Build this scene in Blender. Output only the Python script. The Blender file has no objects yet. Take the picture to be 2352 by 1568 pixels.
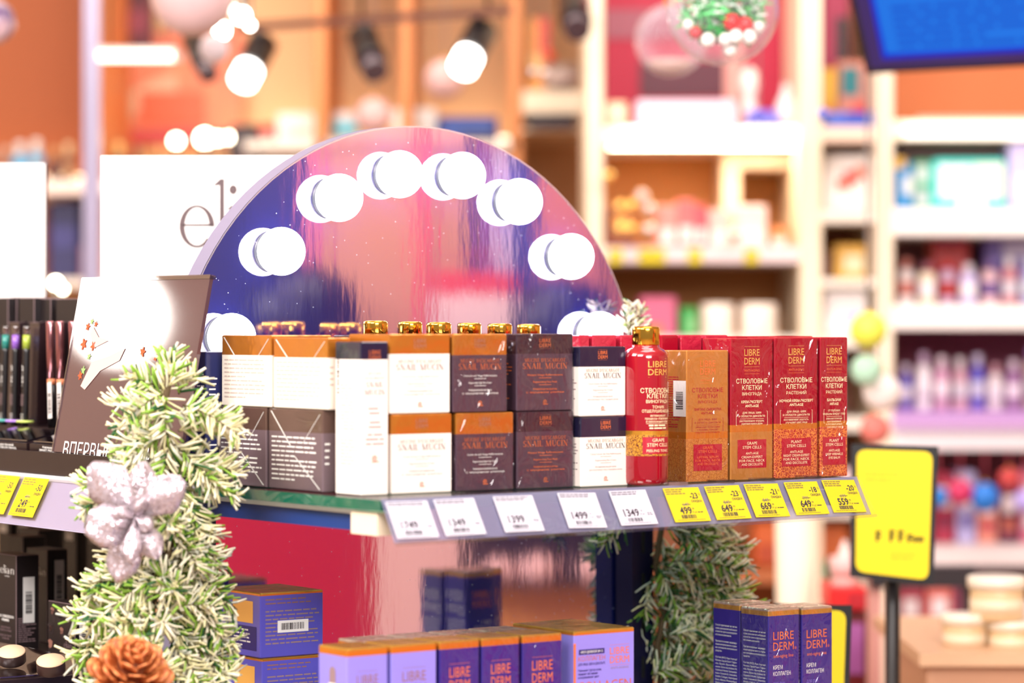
import bpy, math, random
from mathutils import Vector, Matrix
random.seed(7)
S = bpy.context.scene
COL = S.collection
# ------------------------------------------------------------------ camera, world, lights, exposure
EYE, F, HOR = 1.40, 6800.0, 742.0            # eye height, focal length in pixels of the 2352 frame, horizon row
cam_d = bpy.data.cameras.new('camera'); cam = bpy.data.objects.new('camera', cam_d); COL.objects.link(cam)
cam.location = (0, 0, EYE); cam.rotation_euler = (math.pi/2, 0, 0)
cam_d.sensor_width = 36; cam_d.lens = F/2352*36; cam_d.shift_y = -(784-HOR)/2352
cam_d.clip_start = .05; cam_d.clip_end = 60
cam_d.dof.use_dof = True; cam_d.dof.focus_distance = 3.02; cam_d.dof.aperture_fstop = 3.1
S.camera = cam
S.view_settings.view_transform = 'Standard'; S.view_settings.look = 'None'
S.view_settings.gamma = 1; S.view_settings.use_curve_mapping = False
S.view_settings.exposure = 0.0
S.cycles.use_denoising = True
S.cycles.max_bounces = 8; S.cycles.diffuse_bounces = 3; S.cycles.glossy_bounces = 4
S.cycles.transmission_bounces = 6; S.cycles.transparent_max_bounces = 12
S.cycles.sample_clamp_indirect = 6; S.cycles.caustics_reflective = False; S.cycles.caustics_refractive = False
wd = bpy.data.worlds.new('shop_light'); S.world = wd; wd.use_nodes = True
wd.node_tree.nodes['Background'].inputs[0].default_value = (1, .90, .86, 1)
wd.node_tree.nodes['Background'].inputs[1].default_value = .40

def area(name, loc, target, sx, sy, power, col=(1, 1, 1)):
    d = bpy.data.lights.new(name, 'AREA'); d.shape = 'RECTANGLE'; d.size = sx; d.size_y = sy; d.energy = power; d.color = col
    o = bpy.data.objects.new(name, d); COL.objects.link(o); o.location = loc
    o.rotation_euler = (Vector(target)-Vector(loc)).to_track_quat('-Z', 'Y').to_euler()
    return o
area('ceiling_panel_light', (.9, -.2, 2.6), (.2, 2.9, 1.2), 1.6, 1.2, 140, (1, .97, .95))
area('ceiling_panel_light', (-1.1, 1.2, 2.85), (-.3, 3.0, 1.1), 1.2, 1.0, 75, (1, .96, .93))
area('ceiling_panel_light', (.3, 2.9, 2.88), (.2, 3.0, 0), 1.2, .8, 20, (1, .97, .95))
area('aisle_light', (-.9, 5.2, 2.88), (-.9, 6.8, 1.5), 2.0, .8, 48, (1, .92, .84))
area('side_aisle_light', (-1.9, 2.3, 2.85), (-.4, 3.1, 1.2), 1.0, 1.0, 70, (1, .95, .95))
area('aisle_light', (1.4, 4.7, 2.88), (1.4, 6.4, 1.3), 2.2, .8, 37, (1, .94, .90))
area('aisle_light', (2.6, 2.0, 2.88), (3.9, 1.6, 1.3), 1.2, 1.6, 48, (1, .92, .85))  # lamp added to brighten the cabinet that shows in the mirror

# ------------------------------------------------------------------ colour and materials
def lin(c):
    return tuple(((v/255)/12.92 if v/255 <= .04045 else ((v/255+.055)/1.055)**2.4) for v in c)
MATS = {}
def mat(name, c, rough=.5, metal=0., emit=0., coat=0., trans=0., bump=None, alpha=1., spec=.5):
    if name in MATS: return MATS[name]
    m = bpy.data.materials.new(name); m.use_nodes = True; MATS[name] = m
    nt = m.node_tree; b = nt.nodes['Principled BSDF']; l = lin(c)
    b.inputs['Base Color'].default_value = (*l, 1); b.inputs['Roughness'].default_value = rough
    b.inputs['Metallic'].default_value = metal; b.inputs['Coat Weight'].default_value = coat
    b.inputs['Coat Roughness'].default_value = .06; b.inputs['Specular IOR Level'].default_value = spec
    b.inputs['Transmission Weight'].default_value = trans; b.inputs['Alpha'].default_value = alpha
    if emit:
        if emit <= 1: b.inputs['Base Color'].default_value = (.01, .01, .012, 1)
        b.inputs['Emission Color'].default_value = (*l, 1); b.inputs['Emission Strength'].default_value = emit
    if bump:
        sc, st = bump
        tc = nt.nodes.new('ShaderNodeTexCoord'); mp = nt.nodes.new('ShaderNodeMapping'); n = nt.nodes.new('ShaderNodeTexNoise')
        bp = nt.nodes.new('ShaderNodeBump')
        mp.inputs['Scale'].default_value = sc if isinstance(sc, tuple) else (sc,)*3
        n.inputs['Scale'].default_value = 1; n.inputs['Detail'].default_value = 3
        nt.links.new(tc.outputs['Object'], mp.inputs[0]); nt.links.new(mp.outputs[0], n.inputs[0])
        nt.links.new(n.outputs[0], bp.inputs['Height']); bp.inputs['Strength'].default_value = st; bp.inputs['Distance'].default_value = .01
        nt.links.new(bp.outputs[0], b.inputs['Normal'])
    return m
def noise_mix(m, c2, scale, lo=.4, hi=.6, detail=4, coords='Object'):
    """wear / print blotches of a second colour on a material"""
    nt = m.node_tree; b = nt.nodes['Principled BSDF']
    tc = nt.nodes.new('ShaderNodeTexCoord'); mp = nt.nodes.new('ShaderNodeMapping'); n = nt.nodes.new('ShaderNodeTexNoise'); r = nt.nodes.new('ShaderNodeValToRGB')
    mp.inputs['Scale'].default_value = scale if isinstance(scale, tuple) else (scale,)*3
    n.inputs['Scale'].default_value = 1; n.inputs['Detail'].default_value = detail
    r.color_ramp.elements[0].position = lo; r.color_ramp.elements[1].position = hi
    r.color_ramp.elements[0].color = b.inputs['Base Color'].default_value[:]; r.color_ramp.elements[1].color = (*lin(c2), 1)
    nt.links.new(tc.outputs[coords], mp.inputs[0]); nt.links.new(mp.outputs[0], n.inputs[0]); nt.links.new(n.outputs[0], r.inputs[0])
    nt.links.new(r.outputs[0], b.inputs['Base Color']); return m
def lace(name, base, gold, scale=170, thr=.09, metal=.0, rough=.35):
    """printed gold filigree: cell edges of a voronoi pattern"""
    m = mat(name, base, rough, coat=.4); nt = m.node_tree; b = nt.nodes['Principled BSDF']
    tc = nt.nodes.new('ShaderNodeTexCoord'); v = nt.nodes.new('ShaderNodeTexVoronoi'); v.feature = 'DISTANCE_TO_EDGE'; v.inputs['Scale'].default_value = scale
    v2 = nt.nodes.new('ShaderNodeTexVoronoi'); v2.feature = 'DISTANCE_TO_EDGE'; v2.inputs['Scale'].default_value = scale*2.1
    mi = nt.nodes.new('ShaderNodeMath'); mi.operation = 'MINIMUM'
    lt = nt.nodes.new('ShaderNodeMath'); lt.operation = 'LESS_THAN'; lt.inputs[1].default_value = thr
    mx = nt.nodes.new('ShaderNodeMix'); mx.data_type = 'RGBA'
    nt.links.new(tc.outputs['Object'], v.inputs['Vector']); nt.links.new(tc.outputs['Object'], v2.inputs['Vector'])
    nt.links.new(v.outputs[0], mi.inputs[0]); nt.links.new(v2.outputs[0], mi.inputs[1]); nt.links.new(mi.outputs[0], lt.inputs[0])
    nt.links.new(lt.outputs[0], mx.inputs[0]); mx.inputs[6].default_value = (*lin(base), 1); mx.inputs[7].default_value = (*lin(gold), 1)
    nt.links.new(mx.outputs[2], b.inputs['Base Color']); return m
def clear(name, tint=(235, 245, 242), gloss=.10, rough=.02):
    """thin clear sheet: mostly see-through with a mirror sheen"""
    if name in MATS: return MATS[name]
    m = bpy.data.materials.new(name); m.use_nodes = True; MATS[name] = m; nt = m.node_tree; nt.nodes.clear()
    o = nt.nodes.new('ShaderNodeOutputMaterial'); t = nt.nodes.new('ShaderNodeBsdfTransparent'); g = nt.nodes.new('ShaderNodeBsdfGlossy'); x = nt.nodes.new('ShaderNodeMixShader')
    fr = nt.nodes.new('ShaderNodeLayerWeight'); fr.inputs[0].default_value = .25; ad = nt.nodes.new('ShaderNodeMath'); ad.operation = 'MULTIPLY_ADD'; ad.inputs[1].default_value = .45; ad.inputs[2].default_value = gloss; ad.use_clamp = True
    t.inputs[0].default_value = (*lin(tint), 1); g.inputs['Roughness'].default_value = rough
    nt.links.new(fr.outputs['Fresnel' if False else 'Facing'], ad.inputs[0]); nt.links.new(ad.outputs[0], x.inputs[0]); nt.links.new(t.outputs[0], x.inputs[1]); nt.links.new(g.outputs[0], x.inputs[2]); nt.links.new(x.outputs[0], o.inputs[0])
    return m

def milky(name, c, a=.5, rough=.15):
    """cloudy plastic: part clear, part pale"""
    if name in MATS: return MATS[name]
    m = mat(name, c, rough, coat=.4); nt = m.node_tree; o = nt.nodes['Material Output']; t = nt.nodes.new('ShaderNodeBsdfTransparent'); x = nt.nodes.new('ShaderNodeMixShader'); x.inputs[0].default_value = a
    nt.links.new(t.outputs[0], x.inputs[1]); nt.links.new(nt.nodes['Principled BSDF'].outputs[0], x.inputs[2]); nt.links.new(x.outputs[0], o.inputs[0]); return m
# ------------------------------------------------------------------ text
_tc = {}
def text_geo(s, bold=0):
    k = (s, bold)
    if k not in _tc:
        c = bpy.data.curves.new('t', 'FONT'); c.body = s; c.resolution_u = 2; c.offset = bold
        o = bpy.data.objects.new('t', c); m = bpy.data.meshes.new_from_object(o)
        _tc[k] = ([(v.co.x, v.co.y) for v in m.vertices], [tuple(p.vertices) for p in m.polygons])
        bpy.data.meshes.remove(m); bpy.data.objects.remove(o); bpy.data.curves.remove(c)
    return _tc[k]
# didone capitals built from strokes on a unit height
def _bar(x0, y0, x1, y1): return [[(x0, y0), (x1, y0), (x1, y1), (x0, y1)]]
def _dia(x0, y0, x1, y1, w): return [[(x0-w/2, y0), (x0+w/2, y0), (x1+w/2, y1), (x1-w/2, y1)]]
def _arc(cx, cy, rx, ry, tx, ty, a0, a1, n=14):
    out = []
    for i in range(n):
        a, b = (math.radians(a0+(a1-a0)*(i+j)/n) for j in (0, 1))
        out.append([(cx+rx*math.cos(a), cy+ry*math.sin(a)), (cx+rx*math.cos(b), cy+ry*math.sin(b)), (cx+(rx-tx)*math.cos(b), cy+(ry-ty)*math.sin(b)), (cx+(rx-tx)*math.cos(a), cy+(ry-ty)*math.sin(a))])
    return out
T, H_ = .135, .055
def _stem(x, w=T): return _bar(x, 0, x+w, 1)+_bar(x-.07, 0, x+w+.07, H_)+_bar(x-.07, 1-H_, x+w+.07, 1)
SERIF = {
 'I': (_stem(.09), .31), 'L': (_stem(.09)+_bar(.1, 0, .6, H_)+_bar(.57, 0, .6, .24), .64),
 'N': (_bar(.14, 0, .18, 1)+_bar(.02, 0, .3, H_)+_bar(.02, 1-H_, .2, 1)+_dia(.68, 0, .16, 1, .165)+_bar(.68, 0, .72, 1)+_bar(.58, 1-H_, .82, 1), .86),
 'A': (_dia(.1, 0, .4, 1, .07)+_dia(.68, 0, .4, 1, .165)+_bar(.2, .3, .58, .335)+_bar(0, 0, .22, H_)+_bar(.54, 0, .82, H_), .84),
 'M': (_bar(.13, 0, .17, 1)+_bar(.02, 0, .28, H_)+_bar(.02, 1-H_, .2, 1)+_dia(.5, 0, .18, 1, .14)+_dia(.5, 0, .84, 1, .065)+_bar(.82, 0, .95, 1)+_bar(.75, 0, 1.02, H_)+_bar(.82, 1-H_, 1.02, 1), 1.06),
 'U': (_bar(.12, .3, .25, 1)+_bar(.03, 1-H_, .34, 1)+_bar(.64, .3, .68, 1)+_bar(.55, 1-H_, .78, 1)+_arc(.4, .3, .28, .31, .1, .06, 180, 360), .8),
 'C': (_arc(.42, .5, .38, .52, .15, .06, 50, 310, 20)+_bar(.62, .72, .66, .98)+_bar(.62, .02, .66, .26), .74),
 'G': (_arc(.42, .5, .38, .52, .15, .06, 50, 330, 20)+_bar(.62, .72, .66, .98)+_bar(.6, .05, .73, .42)+_bar(.5, .42-H_, .8, .42), .84),
 'O': (_arc(.44, .5, .4, .52, .15, .06, 0, 360, 26), .88), 'E': (_stem(.09)+_bar(.1, 0, .6, H_)+_bar(.1, 1-H_, .6, 1)+_bar(.1, .49, .46, .525)+_bar(.57, 0, .6, .24)+_bar(.57, .78, .6, 1)+_bar(.43, .38, .46, .63), .66),
 'D': (_stem(.09)+_arc(.22, .5, .56, .5, .15, .06, -90, 90), .82), 'T': (_bar(.3, 0, .43, 1)+_bar(.2, 0, .53, H_)+_bar(.02, 1-H_, .71, 1)+_bar(.02, .76, .05, 1)+_bar(.68, .76, .71, 1), .73),
 'R': (_stem(.09)+_arc(.24, .74, .36, .26, .13, .055, -90, 90)+_dia(.68, 0, .36, .5, .15)+_bar(.64, 0, .8, H_), .78),
 'S': (_arc(.3, .745, .25, .27, .12, .065, 40, 270, 16)+_arc(.3, .255, .27, .27, .13, .065, 90, -145, 16)+_bar(.48, .74, .51, .98)+_bar(.06, .02, .09, .28), .62),
 "'": (_bar(.05, .72, .13, 1), .2), ' ': ([], .34),
 # lower-case logo letters, x-height .62
 'e': (_arc(.27, .31, .25, .32, .074, .034, 0, 322, 26)+_bar(.05, .315, .50, .345), .43),
 'l': (_bar(.115, 0, .178, 1.02)+[[(.12, 1.02), (.03, .93), (.04, .92), (.12, .93)]]+_bar(.09, 0, .20, .015), .11),
 'i': (_bar(.115, 0, .178, .62)+[[(.12, .62), (.05, .56), (.12, .56)]]+_arc(.145, .86, .055, .07, .054, .069, 0, 360, 14)+_bar(.09, 0, .20, .015), .16),
 'a': (_arc(.22, .17, .2, .18, .08, .03, 0, 360, 16)+_bar(.36, 0, .44, .48)+_arc(.23, .45, .21, .18, .05, .04, 0, 150, 12)+_bar(.36, 0, .52, .03), .54),
 'n': (_bar(.1, 0, .18, .62)+_bar(.03, 0, .25, .022)+_arc(.32, .42, .2, .21, .08, .04, 0, 180, 12)+_bar(.44, 0, .52, .42)+_bar(.37, 0, .59, .022), .62),
}
def serif_geo(s):
    vs, fs, x = [], [], 0
    for ch in s:
        g, adv = SERIF[ch]
        for poly in g:
            fs.append(tuple(range(len(vs), len(vs)+len(poly)))); vs += [(px+x, py) for px, py in poly]
        x += adv+.05
    return vs, fs

# ------------------------------------------------------------------ mesh builder
class MB:
    def __init__(s): s.v, s.f, s.m, s.sm = [], [], [], []
    def face(s, idx, mi=0, smooth=False): s.f.append(tuple(idx)); s.m.append(mi); s.sm.append(smooth)
    def poly(s, pts, mi=0):
        n = len(s.v); s.v += [tuple(p) for p in pts]; s.face(range(n, n+len(pts)), mi)
    def box(s, x0, y0, z0, x1, y1, z1, mi=0, ch=0):
        if ch: return s.prism(x0, x1, y0, y1, [z0, z1], [mi], ch)
        n = len(s.v); s.v += [(x0, y0, z0), (x1, y0, z0), (x1, y1, z0), (x0, y1, z0), (x0, y0, z1), (x1, y0, z1), (x1, y1, z1), (x0, y1, z1)]
        for q in ((3, 2, 1, 0), (4, 5, 6, 7), (0, 1, 5, 4), (1, 2, 6, 5), (2, 3, 7, 6), (3, 0, 4, 7)): s.face([n+i for i in q], mi)
    def prism(s, x0, x1, y0, y1, zs, mis, ch=.0008, top=None, bot=None, edge=None):
        """carton: chamfered vertical edges, one ring per height in zs, band material per step"""
        def ring(z, e=0):
            a, b, c, d = x0+e, x1-e, y0+e, y1-e; k = ch
            n = len(s.v); s.v += [(a+k, c, z), (b-k, c, z), (b, c+k, z), (b, d-k, z), (b-k, d, z), (a+k, d, z), (a, d-k, z), (a, c+k, z)]; return n
        rs = [ring(zs[0], ch), ring(zs[0]+ch)]+[ring(z) for z in zs[1:-1]]+[ring(zs[-1]-ch), ring(zs[-1], ch)]
        ms = [mis[0]]+list(mis)+[mis[-1]]
        for a, b, mi in zip(rs[:-1], rs[1:], ms):
            for i in range(8): s.face([a+i, a+(i+1) % 8, b+(i+1) % 8, b+i], mi if edge is None or (i % 2 == 0 and a not in (rs[0], rs[-2])) else edge)
        s.face([rs[0]+i for i in range(7, -1, -1)], mis[0] if bot is None else bot); s.face([rs[-1]+i for i in range(8)], mis[-1] if top is None else top)
    def lathe(s, prof, n=20, mi=0, mis=None, sx=1, sy=1, o=(0, 0, 0), smooth=True):
        b = len(s.v)
        for r_, z in prof:
            for i in range(n):
                a = 2*math.pi*i/n; s.v.append((o[0]+r_*math.cos(a)*sx, o[1]+r_*math.sin(a)*sy, o[2]+z))
        for j in range(len(prof)-1):
            for i in range(n): s.face([b+j*n+i, b+j*n+(i+1) % n, b+(j+1)*n+(i+1) % n, b+(j+1)*n+i], mis[j] if mis else mi, smooth)
        if prof[0][0] > 1e-6: s.face([b+i for i in range(n-1, -1, -1)], mis[0] if mis else mi)
        if prof[-1][0] > 1e-6: s.face([b+(len(prof)-1)*n+i for i in range(n)], mis[-1] if mis else mi)
    def sphere(s, c, r, mi=0, nu=20, nv=12, sz=1):
        s.lathe([(max(1e-7, r*math.sin(math.pi*j/nv)), -r*sz*math.cos(math.pi*j/nv)) for j in range(nv+1)], nu, mi, o=c)
    def tube(s, pts, r, n=6, mi=0):
        pts = [Vector(p) for p in pts]; b = len(s.v)
        for i, p in enumerate(pts):
            d = (pts[min(i+1, len(pts)-1)]-pts[max(i-1, 0)]).normalized(); u = d.orthogonal().normalized(); w = d.cross(u)
            rr = r[i] if isinstance(r, (list, tuple)) else r
            for k in range(n): a = 2*math.pi*k/n; s.v.append(tuple(p+(u*math.cos(a)+w*math.sin(a))*rr))
        for i in range(len(pts)-1):
            for k in range(n): s.face([b+i*n+k, b+i*n+(k+1) % n, b+(i+1)*n+(k+1) % n, b+(i+1)*n+k], mi, True)
        s.face([b+k for k in range(n-1, -1, -1)], mi); s.face([b+(len(pts)-1)*n+k for k in range(n)], mi)
    def hull(s, bot, top, mi=0):
        """prism between two equal-length point rings"""
        n = len(s.v); k = len(bot); s.v += [tuple(p) for p in bot]+[tuple(p) for p in top]
        for i in range(k): s.face([n+i, n+(i+1) % k, n+k+(i+1) % k, n+k+i], mi)
        s.face([n+i for i in range(k-1, -1, -1)], mi); s.face([n+k+i for i in range(k)], mi)
    def glyphs(s, geo, fr, u, v, h, mi, width=None, align='C', cap=1.0):
        vs, fs = geo
        if not vs: return
        x0 = min(p[0] for p in vs); x1 = max(p[0] for p in vs); k = h/cap; kx = k if width is None else width/(x1-x0)
        off = u-(x1-x0)*kx/2 if align == 'C' else (u if align == 'L' else u-(x1-x0)*kx)
        n = len(s.v); s.v += [fr(off+(p[0]-x0)*kx, v+p[1]*k) for p in vs]
        for f in fs: s.face([n+i for i in f], mi)
    def text(s, t, fr, u, v, h, mi=0, width=None, align='C', bold=0): s.glyphs(text_geo(t, bold), fr, u, v, h, mi, width, align, .73)
    def serif(s, t, fr, u, v, h, mi=0, width=None, align='C'): s.glyphs(serif_geo(t), fr, u, v, h, mi, width, align, 1.0)
    def rect(s, fr, u0, v0, u1, v1, mi=0, nu=1):
        for i in range(nu):
            a, b = u0+(u1-u0)*i/nu, u0+(u1-u0)*(i+1)/nu
            s.poly([fr(a, v0), fr(b, v0), fr(b, v1), fr(a, v1)], mi)
    def lines(s, fr, u0, v1, w, n, lh, mi=0, fill=.5, align='L', ragged=.25):
        """unreadable small print: rows of word-long dashes"""
        for i in range(n):
            ww = w*(1-ragged*random.random()) if i % 5 != 4 else w*.5
            u = u0 if align == 'L' else u0-ww/2
            e = u+ww; v = v1-i*lh
            while u < e-lh*.6:
                l_ = min(random.uniform(1.5, 5)*lh*.7, e-u); s.rect(fr, u, v-lh*fill, u+l_, v, mi); u += l_+lh*.35
    def bars(s, fr, u0, v0, u1, v1, mi=0, vertical=False):
        p, e = (v0, v1) if vertical else (u0, u1)
        k = (e-p)/46
        while p < e-k:
            w = random.choice((1, 1, 2, 3))*k
            if p+w > e: w = e-p
            if vertical: s.rect(fr, u0, p, u1, p+w, mi)
            else: s.rect(fr, p, v0, p+w, v1, mi)
            p += w+random.choice((1, 1, 2))*k
    def build(s, name, mats, parent=None, loc=None, rot=0, M=None):
        me = bpy.data.meshes.new(name); me.from_pydata(s.v, [], s.f)
        for m_ in (mats if isinstance(mats, (list, tuple)) else [mats]): me.materials.append(m_)
        me.polygons.foreach_set('material_index', s.m); me.polygons.foreach_set('use_smooth', s.sm); me.update()
        return link(name, me, parent, loc, rot, M)
def link(name, me, parent=None, loc=None, rot=0, M=None):
    o = bpy.data.objects.new(name, me); COL.objects.link(o)
    if parent: o.parent = parent
    if M is not None: o.matrix_local = M
    else:
        if loc: o.location = loc
        o.rotation_euler.z = rot
    return o
def tag(o, label, cat, group=None, kind=None):
    o['label'] = label; o['category'] = cat
    if group: o['group'] = group
    if kind: o['kind'] = kind
    return o
def empty(name, label, cat, loc=(0, 0, 0), rot=0, group=None):
    o = link(name, None, None, loc, rot); return tag(o, label, cat, group)
def struct(o): o['kind'] = 'structure'; return o

# ------------------------------------------------------------------ frames of reference
A = math.radians(36); RX, RY = math.cos(A), math.sin(A)          # end display: s runs along its front, t runs back into it
F0 = (-.1399, 2.740)
def G(s, t, z=0): return (F0[0]+RX*s-RY*t, F0[1]+RY*s+RX*t, EYE+z)
def s_at(px, t):
    k = (px-1176)/F; ox, oy = F0[0]-RY*t, F0[1]+RX*t; return (k*oy-ox)/(RX-k*RY)
def t_at(px, s):
    k = (px-1176)/F; ox, oy = F0[0]+RX*s, F0[1]+RY*s; return (k*oy-ox)/(-RY-k*RX)
def W(px, py, y): return Vector(((px-1176)/F*y, y, EYE+(HOR-py)/F*y))
def zz(py, s, t): return (HOR-py)/F*(F0[1]+RY*s+RX*t)
SH = -.16                                                         # upper shelf surface, below the eye
SL = -.461                                                        # lower shelf surface
TM = .35                                                          # mirror plane

# ------------------------------------------------------------------ materials used often
white = mat('white_card', (246, 240, 236), .45); blackm = mat('black_plastic', (22, 17, 19), .35, coat=.3)
ink = mat('dark_ink', (40, 28, 32), .5); wink = mat('white_ink', (250, 246, 240), .5); copper = mat('copper_foil', (214, 112, 62), .35, .3)
goldf = mat('gold_foil', (235, 165, 60), .28, .75, bump=(60, .15)); goldm = mat('gold_metal', (240, 180, 70), .12, 1)
chrome = mat('chrome', (225, 225, 230), .1, 1); greyp = mat('grey_plastic', (190, 188, 192), .4)
# ------------------------------------------------------------------ room shell
orange_wall = noise_mix(mat('orange_wall_paint', (242, 200, 150), .6), (236, 188, 134), .8, .35, .65)
def slab(name, x0, y0, z0, x1, y1, z1, m):
    b = MB(); b.box(x0, y0, z0, x1, y1, z1); return struct(b.build(name, m))
slab('floor', -3.4, -.5, -.05, 4.9, 7.1, 0, noise_mix(mat('floor_vinyl', (186, 160, 140), .35), (170, 146, 128), 3))
slab('ceiling', -3.4, -.5, 3.0, 4.9, 7.1, 3.05, mat('ceiling_white', (232, 224, 218), .8))
slab('wall_back', -3.4, 7.0, 0, 4.9, 7.1, 3.0, orange_wall)
slab('wall_left', -3.5, -.5, 0, -3.4, 7.1, 3.0, mat('cream_wall', (232, 214, 190), .7))
slab('wall_right', 4.8, -.5, 0, 4.9, 7.1, 3.0, mat('cream_wall', (232, 214, 190), .7))

# ------------------------------------------------------------------ end display: stand, shelves, arched mirror
navy_metal = mat('navy_metal', (22, 22, 62), .35, .4)
def beam(mb, s0, s1, t0, t1, z0, z1, mi=0):
    """box given in display coordinates"""
    mb.hull([G(s0, t0, z0), G(s1, t0, z0), G(s1, t1, z0), G(s0, t1, z0)], [G(s0, t0, z1), G(s1, t0, z1), G(s1, t1, z1), G(s0, t1, z1)], mi)
def part(name, m, parent, *boxes):
    mb = MB()
    for b in boxes: beam(mb, *b)
    o = mb.build(name, m)
    if parent: o.parent = parent; o.matrix_parent_inverse = parent.matrix_world.inverted() if parent.type != 'EMPTY' or True else Matrix()
    return o
stand = link('display_stand', None); tag(stand, 'navy metal end display stand with slotted upright posts under the arched mirror', 'display stand')
slot_m = mat('slot_dark', (4, 4, 8), .9)
for s0, s1 in ((.570, .600), (.004, .030)):
    up = part('upright', navy_metal, stand, (s0, s1, TM-.034, TM-.004, -EYE+.02, -.175))
    for k in range(16):
        zc = -.20-k*.047
        part('slot', slot_m, up, ((s0+s1)/2-.0022, (s0+s1)/2+.0022, TM-.0348, TM-.0335, zc-.012, zc+.012))
part('base_plinth', navy_metal, stand, (-.03, .62, -.06, TM, -EYE, -EYE+.12))
part('back_rail', navy_metal, stand, (-.03, .60, TM+.026, TM+.05, -EYE+.02, -.3))

# upper glass shelf
glass_edge = mat('green_glass_edge', (12, 96, 76), .12, coat=1)
shelf = link('glass_shelf', None); tag(shelf, 'upper glass shelf with green edge holding the boxes below the arched mirror', 'shelf')
S0, S1 = -.022, .594
def T0f(s): return -.066+(s+.02)/.62*.044        # the front edge is not quite square to the side
T0 = -.06
mb = MB(); n = 0
mb.hull([G(S0, T0f(S0), SH-.010), G(S1, T0f(S1), SH-.010), G(S1, TM-.04, SH-.010), G(S0, TM-.04, SH-.010)], [G(S0, T0f(S0), SH), G(S1, T0f(S1), SH), G(S1, TM-.04, SH), G(S0, TM-.04, SH)])
mb.m = [1, 1, 1, 1, 0, 0]
gp = mb.build('glass_panel', [clear('shelf_glass', (196, 226, 214), .08), glass_edge], shelf)
blue_br = mat('blue_bracket', (24, 58, 128), .4)
part('bracket', blue_br, shelf, (S0+.012, S0+.024, T0+.05, TM-.04, SH-.031, SH-.016)).name = 'bracket'
part('bracket', blue_br, shelf, (.600, .612, T0+.05, TM-.04, SH-.031, SH-.016))
part('edge_strip', mat('white_edge_strip', (240, 238, 245), .3), shelf, (S0+.010, S0+.014, T0+.03, TM-.05, SH-.0155, SH-.0115))  # plain white strip below the side edge of the glass
part('bracket_cap', mat('cream_plastic', (244, 226, 200), .4), shelf, (S0+.004, S0+.030, T0+.005, T0+.049, SH-.033, SH-.012))
# clear price rail leaning outwards at its foot
RZ, RO, RH = SH-.0005, .021, .0362
def rail_pt(s, v, out=0):      # v: 0 at the top edge, 1 at the foot
    return G(s, T0f(s)-.003-RO*v-out*.86, RZ-RH*v+out*.5)
def s_rail(px):
    s = .3
    for _ in range(6): s = s_at(px, T0f(s)-.003)
    return s
S0R, S1R = s_rail(878), s_rail(1970)
mb = MB()
for e in (1,):
    o_ = .0022*e+.0006
    mb.poly([rail_pt(S0R-.002, 1.06, o_), rail_pt(S1R+.004, 1.06, o_), rail_pt(S1R, -.05, o_), rail_pt(S0R, -.05, o_)])
mb.hull([rail_pt(S0R-.002, 1.06, .0006), rail_pt(S1R+.004, 1.06, .0006), rail_pt(S1R+.004, 1.10, .0006), rail_pt(S0R-.002, 1.10, .0006)], [rail_pt(S0R-.002, 1.06, .004), rail_pt(S1R+.004, 1.06, .004), rail_pt(S1R+.004, 1.10, .004), rail_pt(S0R-.002, 1.10, .004)])
rail_m = clear('rail_plastic', (252, 252, 255), .03, .08)
rail = mb.build('price_rail', rail_m, shelf)
mb = MB(); mb.hull([rail_pt(S0R, -.05, -.0006), rail_pt(S1R, -.05, -.0006), rail_pt(S1R, 1.0, -.0006), rail_pt(S0R, 1.0, -.0006)], [rail_pt(S0R, -.05, -.0014), rail_pt(S1R, -.05, -.0014), rail_pt(S1R, 1.0, -.0014), rail_pt(S0R, 1.0, -.0014)])
mb.build('rail_back', milky('rail_lilac_plastic', (150, 148, 180), .5), shelf)
for px in (1560, 1668, 1762, 1868):
    s = s_rail(px); part('rail_clip', clear('clip_clear', (240, 240, 245), .25), shelf, (s-.012, s+.012, T0f(s)-.002, T0f(s)+.012, SH+.0005, SH+.004))

# lower shelf
low = link('lower_shelf', None); tag(low, 'lower shelf of the end display carrying the purple boxes', 'shelf')
part('shelf_panel', mat('shelf_white', (226, 222, 226), .4), low, (-.06, .66, -.09, TM-.04, SL-.018, SL))
part('bracket', blue_br, low, (-.01, .002, -.05, TM-.04, SL-.05, SL-.019)); part('bracket', blue_br, low, (.590, .602, -.05, TM-.04, SL-.05, SL-.019))

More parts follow.
